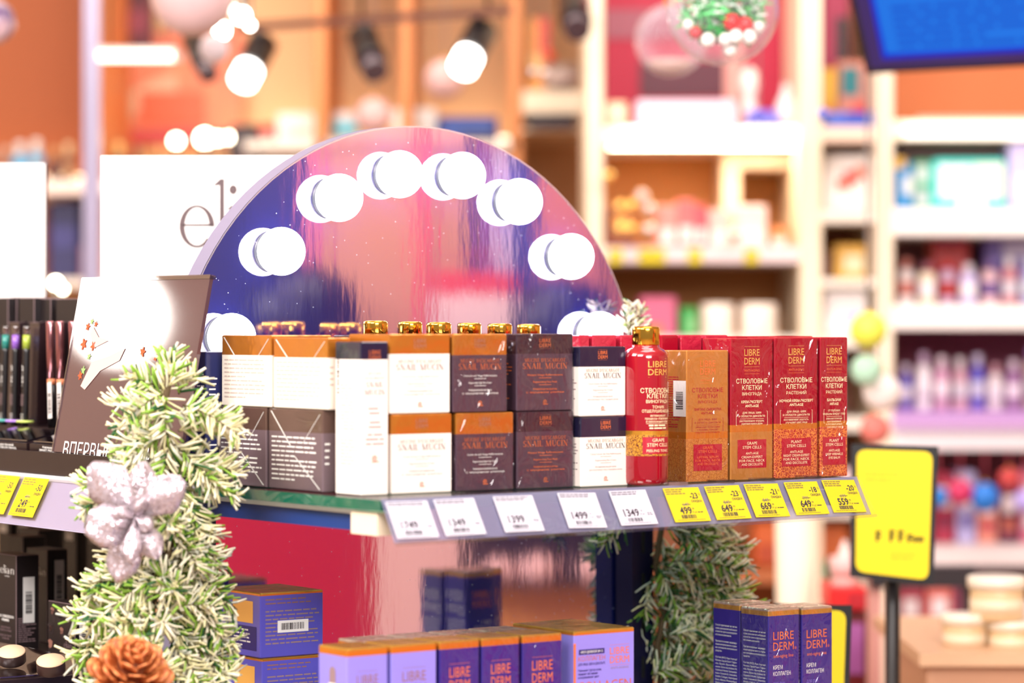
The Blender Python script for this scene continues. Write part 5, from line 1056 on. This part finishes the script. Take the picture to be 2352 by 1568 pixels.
for i in range(900):
    d = Vector((rnd.gauss(0, 1), rnd.gauss(0, 1), rnd.gauss(.1, .7))).normalized(); b0 = Vector((rnd.uniform(-.9, .9), rnd.uniform(-.7, .3), rnd.uniform(-.75, .6)))*RG*.8
    if b0.length > RG*.74: continue
    e = b0+d*RG*.22; q = d.orthogonal().normalized()*.0036; mb.poly([b0-q, b0+q, e+q*.3, e-q*.3], i % 3)
o = mb.build('green_twigs', [cmat((30, 176, 70)), cmat((110, 216, 130)), cmat((240, 246, 236))], globe); o['kind'] = 'stuff'
for k, (x, y, z, r) in enumerate(((.12, -.55, -.28, .16), (.36, -.5, -.32, .15), (.24, -.6, -.45, .13), (-.5, -.4, -.45, .12), (.45, -.4, .35, .10), (-.2, -.6, .45, .09), (.1, -.5, .5, .08))):
    b = MB(); b.sphere((x*RG, y*RG, z*RG), r*RG, 0, 12, 8); b.build('red_berry', cmat((214, 34, 30), .2), globe)
for k, (x, y, z, r) in enumerate(((.18, -.72, -.55, .13), (.42, -.6, -.55, .14), (.0, -.65, -.6, .12), (-.3, -.6, -.6, .13), (.6, -.35, -.35, .12), (-.62, -.3, -.3, .11), (.1, -.5, -.75, .14))):
    b = MB(); b.sphere((x*RG, y*RG, z*RG), r*RG, 0, 12, 8); b.build('snow_ball', cmat((255, 246, 240), .5), globe)
# middle shelf 566: baubles, pink packs
mg = 'things on the tagged cream shelf'
gb = mat('gold_bauble', (250, 206, 120), .10, 1)
for i, (px, py) in enumerate(((1424, 474), (1450, 474), (1424, 526), (1450, 526), (1396, 404))): bball('gold_bauble', ('gold bauble upper near one of four', 'gold bauble upper far one of four', 'gold bauble lower near one of four', 'gold bauble lower far one of four', 'single gold bauble against the white upright')[i], px, py, 13, YR-.02, gb, mg, string=False)
for i, (px, py) in enumerate(((1474, 452), (1490, 480), (1490, 528), (1688, 540))): bball('silver_bauble', ('silver bauble highest on the tagged shelf', 'silver bauble below the highest one', 'silver bauble beside the pink packs', 'silver bauble alone in front of the white packs')[i], px, py, 16, YR-.03, mat('bauble_silver', (220, 205, 200), .12, 1), mg, string=False)
bbox('brown_box', 'brown box behind the gold baubles', 'box', 1388, 470, 1460, 566, YR+.1, .1, (120, 62, 40), mg, ((230, 170, 90), .3, .2, .8, .5))
for i, (p0, p1, q, c) in enumerate(((1510, 1556, 470, (244, 150, 140)), (1556, 1596, 458, (236, 110, 110)), (1596, 1624, 470, (220, 84, 96)), (1628, 1676, 480, (238, 190, 180)), (1690, 1762, 470, (244, 214, 206)), (1768, 1812, 520, (214, 130, 70)))):
    bbox('soap_pack', ('salmon pack left of the two red packs', 'red pink pack in the middle of the tagged shelf', 'dark pink slim pack beside the divider', 'pale rose pack in front of the divider', 'white rose pack before the yellow niche', 'orange brown pack at the cream upright')[i], 'pack', p0, q, p1, 566, YR+.06, .08, c, mg, [((250, 226, 220), .15, .55, .85, .9)])
for i, px in enumerate((1414, 1482, 1512, 1596, 1726)):
    t_ = MB(); wbox(t_, px-15, 572, px+15, 604, YR-.006, .003); t_ = t_.build('shelf_tag', mat('tag_yellow', (240, 214, 6), .6)); tag(t_, '%s yellow shelf tag from the mirror on the cream shelf' % ('first', 'second', 'third', 'fourth', 'fifth')[i], 'price tag', 'yellow tags on the cream shelf')
    b = MB(); wbox(b, px-10, 580, px+6, 588, YR-.0068, .0008); b.build('print_line', ink, t_)
# shelf below (772)
lg = 'things on the shaded shelf'
bbox('pink_box', 'pink box with orange corner on the shaded shelf by the twig', 'box', 1470, 682, 1554, 772, YR+.02, .2, (206, 96, 130), lg, [((240, 120, 60), .25, .7, .6, 1)])
bbox('green_box', 'green box between the pink box and the white rolls', 'box', 1562, 706, 1602, 772, YR+.02, .15, (40, 150, 60), lg, ((120, 190, 120), .4, .3, .95, .9))
for i, (px, w) in enumerate(((1648, 76), (1742, 84))): blathe('paper_roll', ('white paper roll next to the green box', 'white paper roll at the cream upright')[i], 'roll', px, 698, 772, w, YR+.04, (252, 236, 220), lg, [(.98, 0), (1, .04), (1, .96), (.96, 1), (.3, 1), (.28, .9)])
# low shelf 1010+: seen under the price rail
wg = 'things low on the cream shelving'
bbox('orange_sack', 'orange brown sack below the glass shelf on the far unit', 'sack', 1730, 1210, 1830, 1310, YR+.1, .1, (214, 100, 40), wg, ((180, 70, 30), .1, .5, .7, .9)); bbox('orange_sack', 'orange sack behind the yellow sign stand', 'sack', 1866, 1214, 1950, 1300, YR+.1, .1, (226, 110, 40), wg)
mb = MB(); wbox(mb, 1386, 1310, 1860, 1340, YR, .42); mb.build('shelf_board', cmat((176, 96, 50)), u2)
mb = MB(); wbox(mb, 1386, 1040, 1860, 1800, YR+.40, .015); mb.build('back_panel', cmat((190, 110, 60)), u2)
leg = MB(); p = W(1828, 1400, 4.8); leg.lathe([(.03, 0), (.024, .3), (.026, .6), (.034, p.z+.16)], 16); leg = leg.build('table_leg', cmat((252, 232, 206)), None, (p.x, p.y, 0)) ; tag(leg, 'cream round pedestal behind the violet hand cream cartons', 'pedestal')
bbox('green_bottle_box', 'dark green box beside the cream pedestal', 'box', 1892, 1296, 1920, 1342, YR+.1, .05, (30, 120, 60), None, ((60, 150, 90), .2, .2, .8, .6))
blathe('santa_cone', 'white cone on a red base below the yellow sign', 'cone', 1940, 1240, 1350, 70, 4.6, (246, 214, 206), None, [(1, 0), (.8, .3), (.45, .7), (.1, 1)], lab=(236, 190, 186)); bbox('red_box', 'bright red box under the white cone', 'box', 1904, 1350, 1990, 1402, 4.55, .14, (232, 18, 20), None, ((190, 10, 30), .5, .2, 1, .9))
bbox('red_stand', 'dark red stand under the bright red box', 'stand', 1900, 1402, 1992, 1985, 4.57, .12, (110, 20, 26), None, ((170, 90, 160), .3, .05, .9, .25))

# bay 1888-2020
u3 = shelving('cream shelving bay with toys between lit shelf and tall right shelves', YR, .42, [(2012, 2052)], [(1888, 2012, 290, 326, (246, 212, 190)), (1888, 2012, 480, 512), (1888, 2012, 640, 660), (1888, 2012, 770, 800), (1888, 2012, 960, 990), (1888, 2012, 1150, 1190), (1888, 2012, 1342, 1366)], [(1888, 2012, -500, 1700, (226, 150, 130))], post_c=(252, 232, 206))
tg = 'toys in the cream bay'
bbox('toy_box', 'yellow toy box in the top of the cream bay', 'box', 1892, 150, 1920, 290, YR+.1, .1, (244, 190, 60), tg, ((250, 150, 60), .1, .6, .9, .95)); bbox('toy_box', 'coral toy box with teal shape in the cream bay', 'box', 1924, 130, 2006, 290, YR+.12, .1, (232, 150, 130), tg, [((20, 130, 140), .1, .1, .6, .5), ((240, 90, 80), .4, .6, 1, .9)])
bbox('toy_box', 'magenta toy box above the yellow one', 'box', 1890, -60, 1950, 140, YR+.2, .1, (190, 40, 90), tg, ((40, 16, 24), .5, .4, .95, .9)); bbox('blue_tray', 'blue tray across the front of the cream bay', 'tray', 1894, 256, 2010, 290, YR+.03, .08, (40, 74, 180), tg, ((90, 120, 220), .0, .0, .4, .5))
bball('blue_bauble', 'periwinkle bauble hanging before the blue tray', 1890, 262, 14, 4.9, cmat((120, 130, 230), .1), None)
bball('blue_bauble', 'periwinkle bauble hanging before the lilac box', 1744, 266, 16, 4.9, cmat((110, 110, 220), .1), None)
bbox('picture_box', 'white box with a slanted red picture in the cream bay', 'box', 1892, 352, 2010, 480, YR+.06, .2, (255, 248, 244), tg, [((230, 100, 70), .25, .45, .55, .62), ((214, 70, 60), .4, .3, .7, .5), ((236, 150, 130), .6, .2, .85, .42)])
bbox('toy_box', 'orange and yellow toy box below the picture box', 'box', 1916, 560, 1990, 640, YR+.08, .1, (246, 190, 80), tg, [((250, 240, 200), .3, .3, .9, .8), ((110, 60, 50), -.5, .2, -.1, 1)]); bbox('white_box', 'white box low in the cream bay', 'box', 1892, 664, 1992, 770, YR+.04, .1, (252, 244, 244), tg, ((200, 190, 240), .5, .5, .9, .8))
bbox('blue_box', 'dusty blue box behind the narrow red carton', 'box', 1882, 800, 1936, 850, YR-.02, .05, (120, 160, 206), tg, ((150, 180, 220), .1, .2, .8, .7)); 
bball('yellow_balloon', 'pale yellow balloon in front of the tall right shelves', 1994, 758, 42, 4.7, cmat((240, 240, 90), .4), 'balloons', cat='balloon'); bball('mint_balloon', 'mint balloon right of the red cartons', 1990, 850, 36, 4.75, cmat((190, 232, 206), .4), 'balloons', cat='balloon'); bball('white_balloon', 'white balloon below the mint balloon', 2026, 900, 44, 4.8, cmat((252, 240, 236), .4), 'balloons', cat='balloon'); bball('coral_balloon', 'coral balloon at the top of the yellow sign', 2010, 985, 34, 4.85, cmat((236, 130, 120), .4), 'balloons', cat='balloon')
bbox('pale_box', 'pale pink box low beside the yellow sign', 'box', 1892, 1080, 1960, 1150, YR+.05, .1, (246, 214, 220), tg); bbox('mint_box', 'mint box below the rail end', 'box', 1896, 1192, 1950, 1240, YR-.03, .04, (190, 226, 206), tg) if False else None

# tall right shelves 2052-2500
u4 = shelving('tall white shelving full of bottles at the right picture edge', YR, .42, [(2560, 2600)], [(2052, 2560, 276, 322, (255, 240, 214)), (2052, 2560, 478, 540, (255, 248, 244)), (2052, 2560, 700, 756, (255, 244, 240)), (2052, 2560, 984, 1034, (250, 240, 244)), (2052, 2560, 1256, 1300, (244, 226, 226)), (2052, 2560, 1500, 1540)],
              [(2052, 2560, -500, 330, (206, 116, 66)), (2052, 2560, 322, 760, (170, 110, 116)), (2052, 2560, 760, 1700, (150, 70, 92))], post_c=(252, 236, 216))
strip(u4, 2110, 2550, 268, 276, YR+.36, .03, (255, 226, 190), .9); strip(u4, 2080, 2550, 284, 318, YR-.012, .014, (255, 246, 230), 1.3)  # front strip is an added glow for the overexposed board edge
mb = MB(); wbox(mb, 2062, 326, 2330, 366, YR+.1, .02); mb.build('gap_shade_strip', cmat((116, 76, 70)), u4)  # dark strip paints the shade in the gap below the board
rg = 'boxes on the top right shelf'
bbox('blue_pack', 'blue pack with white shape on the top right shelf', 'pack', 2054, 372, 2096, 478, YR+.03, .1, (30, 140, 206), rg, [((240, 240, 240), .5, .3, 1, .7), ((244, 190, 70), 0, -.1, .6, .12)]); bbox('green_pack', 'green and white pack beside the blue pack', 'pack', 2098, 366, 2138, 478, YR+.05, .1, (90, 190, 140), rg, [((230, 240, 230), .1, .1, .9, .45), ((210, 214, 210), .1, .6, .9, .95)])
bbox('turquoise_pack', 'wide turquoise pack with white discs on the top right shelf', 'pack', 2142, 364, 2312, 478, YR+.02, .15, (60, 226, 214), rg, [((250, 246, 250), .08, .12, .52, .8), ((250, 250, 226), .55, .1, .96, .8), ((255, 255, 255), .35, .5, .7, 1)])
bbox('lilac_pack', 'tall lilac pack at the picture edge', 'pack', 2318, 326, 2400, 478, YR+.01, .15, (206, 196, 244), rg, [((250, 230, 230), .1, .5, .9, .9)])
random.seed(33)
def row_of(label_fmt, group, x0, x1, top, bot, cols, n, kind='bottle', y=YR+.06):
    nm = ('first', 'second', 'third', 'fourth', 'fifth', 'sixth', 'seventh', 'eighth', 'ninth', 'tenth'); st = (x1-x0)/n
    for i in range(n):
        cn, c, cap = cols[i % len(cols)]; px = x0+st*(i+.5); tp_ = top+random.uniform(0, .3)*(bot-top)
        if kind == 'bottle': blathe('care_bottle', label_fmt % (nm[i], cn), 'bottle', px, tp_, bot, st*.82, y+random.uniform(0, .06), c, group, cap=cap, capf=.2, lab=(244, 232, 240) if i % 2 else cap)
        else: bbox('care_pack', label_fmt % (nm[i], cn), 'pack', px-st*.45, tp_, px+st*.45, bot, y, .1, c, group, [((250, 236, 240), .2, .2, .8, .5), (cap, .2, .6, .8, .8)])
row_of('%s bottle from the cream post on the second right shelf, %s', 'bottles on the second right shelf', 2058, 2390, 572, 700, [('white', (252, 240, 240), (214, 130, 120)), ('cream', (244, 226, 200), (160, 90, 110)), ('red capped', (226, 190, 220), (206, 60, 56)), ('lilac', (206, 190, 236), (240, 230, 240)), ('pale pink', (244, 200, 206), (120, 90, 150)), ('rose', (230, 150, 160), (250, 240, 240)), ('lavender', (190, 180, 230), (236, 236, 250))], 7)
bbox('red_pack', 'red pack lying behind the bottles on the second right shelf', 'pack', 2140, 540, 2226, 700, YR+.2, .1, (206, 60, 60), None, ((150, 60, 110), .1, .0, .9, .1)); bbox('violet_pack', 'violet pack behind the bottles at the picture edge', 'pack', 2262, 540, 2400, 700, YR+.2, .1, (130, 110, 190), None, ((220, 210, 240), .3, .1, .9, .3))
row_of('%s bottle from the cream post on the third right shelf, %s', 'bottles on the third right shelf', 2060, 2390, 800, 944, [('violet', (112, 96, 200), (236, 226, 244)), ('white', (246, 234, 240), (200, 170, 200)), ('mauve', (206, 150, 180), (240, 220, 230)), ('pink', (236, 180, 196), (250, 240, 240)), ('indigo', (104, 92, 206), (220, 214, 240)), ('pearl', (240, 224, 226), (214, 160, 170)), ('plum', (150, 100, 150), (230, 210, 226)), ('blush', (240, 206, 206), (170, 130, 190))], 8)
mb = MB(); wbox(mb, 2052, 944, 2560, 984, YR-.02, .44); o = mb.build('lilac_ledge', cmat((204, 160, 214))); tag(o, 'lilac product ledge below the violet bottles', 'ledge')
mb = MB(); wbox(mb, 2056, 950, 2556, 956, YR-.022, .003); mb.build('ledge_line', cmat((170, 120, 200)), o)
hg = 'baubles hanging under the white right shelf'
for i, (px, py, r, c, nm) in enumerate(((2154, 1142, 24, (30, 120, 206), 'blue bauble next to the yellow sign'), (2206, 1130, 30, (206, 40, 96), 'magenta bauble between two blue baubles'), (2262, 1142, 34, (30, 120, 214), 'larger blue bauble at the middle'), (2318, 1100, 26, (196, 60, 60), 'red bauble higher up'), (2356, 1150, 28, (190, 170, 240), 'lavender bauble at the picture edge'))):
    p = W(px, py, YR-.06); o = bball('hanging_bauble', nm+' under the white right shelf', px, py, r, YR-.06, cmat(c, .3), hg, string=False)
    b = MB(); b.tube([(0, 0, r/F*YR), (0, 0, W(0, 1034, YR-.06).z-p.z)], .0015, 5); b.build('string', cmat((180, 60, 80)), o)
row_of('%s pack from the yellow sign on the fourth right shelf, %s', 'packs on the fourth right shelf', 2146, 2390, 1080, 1256, [('crimson', (176, 36, 70), (120, 20, 60)), ('blue and pale', (190, 180, 226), (130, 120, 190)), ('salmon', (236, 150, 130), (200, 60, 80)), ('dark plum', (110, 30, 66), (220, 120, 100)), ('pink', (226, 120, 150), (240, 220, 230))], 5, 'pack', YR+.1)
row_of('%s pack from the sign pole on the low right shelf, %s', 'packs on the low right shelf', 2058, 2390, 1345, 1500, [('rose red', (186, 60, 84), (230, 150, 130)), ('coral', (236, 120, 110), (190, 180, 210)), ('mauve', (160, 70, 110), (230, 110, 120)), ('red', (200, 50, 60), (240, 200, 190)), ('brown', (120, 50, 50), (200, 100, 90))], 5, 'pack', YR+.1)
bl = MB(); wbox(bl, 2000, 1302, 2240, 1350, 4.9, .05); bl = bl.build('gap_bar', cmat((34, 20, 26))); tag(bl, 'added dark bar for the gap behind the yellow price sign', 'bar');  # dark bar stands in for the shaded gap below the white shelf
mb = MB(); a = W(2010, 0, 4.92); mb.box(a.x-.012, 4.92, .0, a.x+.012, 4.95, W(0, 1302, 4.9).z); mb.build('bar_post', cmat((226, 160, 150)), bl); mb = MB(); a = W(2228, 0, 4.92); mb.box(a.x-.012, 4.92, .0, a.x+.012, 4.95, W(0, 1302, 4.9).z); mb.build('bar_post', cmat((60, 30, 36)), bl)
# yellow signs on stands
def ysign(c4, y, label, pole_px, th=.012, txt=True):
    (ax, ay), (bx_, by), (cx_, cy), (dx_, dy) = c4; o = link('price_stand', None); tag(o, label, 'sign', 'yellow sign stands')
    cxm, cym = (ax+bx_+cx_+dx_)/4, (ay+by+cy+dy)/4
    def scaled(k, yy): return [W(cxm+(q-cxm)*(1+k/abs(bx_-ax)*2), cym+(r-cym)*(1+k/abs(cy-by)*2), yy) for q, r in c4]
    mb = MB(); mb.hull(scaled(13, y+.002), scaled(13, y+th)); mb.build('frame', blackm, o)
    def rounded(k, yy):
        P = scaled(k, yy); out = []
        for i in range(4):
            p, pv, nx = P[i], P[i-1], P[(i+1) % 4]; r = .012
            u_, v_ = (pv-p).normalized(), (nx-p).normalized()
            for j in range(5): f = j/4; out.append(p+u_*r*(1-f)**2+v_*r*f**2)
        return out
    mb = MB(); mb.hull(rounded(0, y-.001), rounded(0, y+.003)); pn = mb.build('yellow_panel', mat('sign_yellow', (238, 212, 0), .45), o)
    if txt:
        A_, B_, D_ = W(*c4[0], y-.002), W(*c4[1], y-.002), W(*c4[3], y-.002); ex, ey = B_-A_, D_-A_; fr = lambda u, v: tuple(A_+ex*u+ey*(1-v))
        mb = MB(); random.seed(4); mb.lines(fr, .10, .82, .5, 2, .05, 1, .45); mb.lines(fr, .45, .17, .4, 2, .04, 1, .4)
        for k, u_ in enumerate((.30, .48, .60, .72, .80, .87)):
            h_ = (.09, .10, .10, .07, .05, .05)[k]; mb.rect(fr, u_-.04, .25, u_-.005, .25+h_, 0); mb.rect(fr, u_-.04, .25+h_*.78, u_+.035, .25+h_, 0); mb.rect(fr, u_-.04, .25+h_*.36, u_+.035, .25+h_*.56, 0) 
        mb.build('lettering', [mat('sign_brown', (70, 52, 8), .5), mat('sign_pale', (214, 190, 10), .5)], pn)
    p = W(pole_px, (c4[0][1]+c4[3][1])/2, y+.025); mb = MB(); mb.tube([(p.x, p.y, .02), (p.x, p.y, p.z)], .010, 10); mb.build('pole', blackm, o); mb = MB(); mb.lathe([(.11, 0), (.11, .008), (.02, .02)], 20, o=(p.x, p.y, .001)); mb.build('base', blackm, o)
ysign([(1968, 1032), (2142, 1037), (2132, 1332), (1965, 1312)], 3.72, 'yellow price sign in black frame on a stand right of the glass shelf', 2050)
ysign([(1790, 1398), (1944, 1402), (1934, 1700), (1786, 1690)], 3.44, 'second yellow price sign mostly hidden behind the violet cartons', 1864, txt=False)
# jars and table
jg = 'stacked cream jars on the beige table'
tb = link('beige_table', None); tag(tb, 'beige display table at the lower right picture corner', 'table')
mb = MB(); wbox(mb, 2112, 1500, 2700, 1530, 3.9, .5); mb.build('table_top', cmat((224, 178, 140)), tb); mb = MB(); a, b = W(2112, 1530, 3.92), W(2690, 1530, 3.92); mb.box(a.x+.01, 3.92, .001, b.x, 4.36, a.z); mb.build('skirt', cmat((206, 152, 118)), tb)
def jar(px, top, bot, w, label): blathe('cream_jar', label, 'jar', px, top, bot, w, 4.0, (238, 206, 160), jg, [(.9, 0), (1, .06), (1, .9), (.96, 1)], cap=(252, 240, 220), capf=.26, n=24, lab=(244, 222, 190))
jar(2214, 1408, 1498, 98, 'cream jar at the near end of the bottom row'); jar(2318, 1424, 1498, 104, 'cream jar in the middle of the bottom row'); jar(2424, 1424, 1498, 104, 'cream jar beyond the picture edge in the bottom row'); jar(2290, 1322, 1423, 124, 'large cream jar on top of the stack'); 
# television
tv = link('television', None); tag(tv, 'wall television with blue screen hanging in the upper right corner', 'television')
BL, BRp, TLp = W(1990, 170, 4.5), W(2560, 142, 4.28), W(1902, -230, 4.22); ex, ey = BRp-BL, TLp-BL; nz = ex.cross(ey).normalized()
if nz.y > 0: nz = -nz
def tvp(u_, v_, o_): return BL+ex*u_+ey*v_+nz*o_
def tvbox(u0, v0, u1, v1, o0, o1, name, m, par):
    mb = MB(); mb.hull([tvp(u0, v0, o0), tvp(u1, v0, o0), tvp(u1, v1, o0), tvp(u0, v1, o0)], [tvp(u0, v0, o1), tvp(u1, v0, o1), tvp(u1, v1, o1), tvp(u0, v1, o1)]); return mb.build(name, m, par)
tvbox(0, 0, 1, 1, -.05, 0, 'casing', blackm, tv); tvbox(.025, .035, .975, .97, -.001, .0015, 'bezel', mat('bezel_violet_glow', (52, 24, 112), .3, emit=.75), tv)  # bezel is given a violet glow of its own
scr = tvbox(.085, .095, .93, .94, .0012, .003, 'screen', mat('screen_blue', (22, 116, 228), .6, emit=1.0, spec=.05), tv)
mb = MB(); fr = lambda u_, v_: tuple(tvp(u_, v_, .0036)); mb.rect(fr, .085, .095, .93, .125, 1); mb.rect(fr, .085, .095, .105, .94, 1); random.seed(9); mb.lines(fr, .16, .40, .72, 6, .045, 0, .5)
mb.lines(fr, .16, .85, .7, 8, .05, 0, .4); mb.build('lettering', [mat('screen_text', (10, 86, 206), .6, emit=1.0, spec=.05), mat('screen_dark', (20, 44, 206), .6, emit=1.0, spec=.05)], scr)
p = W(2300, -240, 4.3); mb = MB(); mb.tube([(p.x, p.y+.08, p.z), (p.x, p.y+.08, 2.995)], .02, 10); mb.build('ceiling_mount', blackm, tv)

# ------------------------------------------------------------------ what the arched mirror looks at: a shop front to the right
P0 = Vector(G(.3, TM, 0)); nrm = Vector((RY, -RX, 0)); d0 = Vector((-.035, 1, 0)); cdir = (d0-2*d0.dot(nrm)*nrm).normalized()
def refl(px, py, D):
    k = (px-1176)/F; s = s_at(px, TM); P = Vector(G(s, TM, 0)); P.z = EYE+(HOR-py)/F*P.y
    d = Vector((k, 1, (HOR-py)/F)); r = d-2*d.dot(nrm)*nrm; return P+r*((D-(P-P0).dot(cdir))/r.dot(cdir))
def rbox(name, m, par, px0, px1, py0, py1, D, th=.04):
    mb = MB(); q = [refl(px0, py1, D), refl(px1, py1, D), refl(px1, py0, D), refl(px0, py0, D)]; zb, zt_ = q[0].z, q[2].z
    for a in (0, 1): q[a].z = zb
    for a in (2, 3): q[a].z = zt_
    mb.hull(q, [a+cdir*th for a in q]); return mb.build(name, m, par)
DR = 3.3
cab = link('tall_cabinet', None); tag(cab, 'tall peach cabinet with red trim standing opposite, seen in the arched mirror', 'cabinet')
for p0, p1, c, nm in ((250, 560, (40, 32, 70), 'door_panel'), (562, 700, (48, 42, 92), 'door_panel'), (702, 736, (232, 120, 130), 'trim_strip'), (738, 956, (214, 148, 104), 'door_panel'), (957, 988, (236, 84, 84), 'trim_strip'), (989, 1072, (214, 148, 104), 'door_panel'),
                      (1073, 1100, (66, 48, 66), 'gap_strip'), (1101, 1124, (150, 60, 130), 'trim_strip'), (1125, 1172, (226, 204, 226), 'door_panel'), (1173, 1232, (40, 50, 116), 'door_panel'), (1234, 1560, (216, 124, 92), 'door_panel')):
    rbox(nm, cmat(c, .55), cab, p0, p1, 120 if nm == 'door_panel' else 110, 800, DR+(.012 if nm == 'door_panel' else 0))
rbox('dark_stripe', cmat((60, 44, 60)), cab, 1385, 1400, 400, 720, DR+.005, .006); rbox('pale_top', cmat((236, 170, 140)), cab, 640, 1560, 110, 330, DR+.002, .008)
cnt = link('red_counter', None); tag(cnt, 'red and pink counter standing opposite, seen in the lower part of the mirror board', 'counter')
rbox('counter_top', cmat((90, 70, 86)), cnt, 250, 1620, 800, 812, 2.95, .4); rbox('front_panel', mat('counter_red', (196, 18, 52), .4), cnt, 250, 862, 812, 2300, 3.0); rbox('front_panel', cmat((244, 196, 190)), cnt, 864, 1062, 812, 2300, 3.0)
rbox('front_panel', cmat((44, 26, 32)), cnt, 1064, 1620, 812, 1345, 3.0); rbox('front_panel', mat('counter_amber', (232, 158, 78), .4), cnt, 1066, 1620, 1347, 2300, 2.98)
for i, px in enumerate((1150, 1240, 1372)):
    q = refl(px, 1345, 2.9); o = link('pink_lantern', None, None, tuple(q)); tag(o, '%s round pale pink lantern on the opposite counter ledge, seen mirrored' % ('first', 'second', 'third')[i], 'lantern', 'lanterns seen in the mirror'); b = MB(); r = .036-.004*(i == 0); b.lathe([(r*.5, 0), (r, r*.5), (r*1.1, r*.9), (r*.9, r*1.45), (r*.4, r*1.8)], 18); b.build('shade', cmat((240, 190, 184), .7), o); b = MB(); b.lathe([(r*.42, r*1.75), (r*.42, r*1.9)], 12); b.build('top_ring', cmat((120, 70, 70)), o)
rbox('ledge', cmat((90, 60, 40)), cnt, 1066, 1620, 1345, 1352, 2.84, .14)
for i, (px, w) in enumerate(((690, .20), (1290, .17))):  # dark domes stand in for head-like shapes known only from the reflection
    q = refl(px, 800, 3.05); o = link('dark_head', None, None, (q.x, q.y, q.z+.0005)); tag(o, ('dark rounded head shape on the opposite counter, mirrored below the left bulbs', 'dark rounded head shape on the opposite counter, mirrored below the right bulbs')[i], 'head shape', 'dark head shapes seen in the mirror')
    b = MB(); r = w*.62; b.lathe([(r*.9, 0), (r*1.02, r*.3), (r, r*.75), (r*.8, r*1.15), (r*.4, r*1.38), (.0001, r*1.44)], 24); b.build('hair', mat('head_dark', (30, 18, 26), .4), o); b = MB(); b.lathe([(r*.5, 0), (r*.5, .02)], 16); b.build('stand_base', blackm, o)
q = refl(1090, 800, 3.1); o = link('gift_bag', None, None, (q.x, q.y, q.z+.0005), math.atan2(cdir.y, cdir.x)-math.pi/2); tag(o, 'red and white gift bag on the opposite counter, mirrored between the dark head shapes', 'bag')
b = MB(); b.prism(-.085, .085, -.04, .04, [0, .115, .16], [0, 1], .004); b.build('bag_body', [cmat((250, 214, 206)), cmat((236, 60, 40))], o); b = MB(); b.tube([(-.05, -.041, .16), (-.045, -.041, .20), (.045, -.041, .20), (.05, -.041, .16)], .003, 6); b.build('handle', cmat((236, 60, 40)), o)

# pendant globe over the left aisle, mirrored in the glossy poster
pl = link('pendant_globe_lamp', None, None, tuple(LAMP)); tag(pl, 'big white pendant globe lamp over the left aisle, mirrored in the glossy poster', 'lamp')
b = MB(); b.sphere((0, 0, 0), .088, 0, 28, 18); b.build('globe', mat('pendant_glow', (255, 248, 240), .3, emit=11), pl)
b = MB(); b.tube([(0, 0, .087), (0, 0, 2.995-LAMP.z)], .004, 8); b.build('cord', blackm, pl)
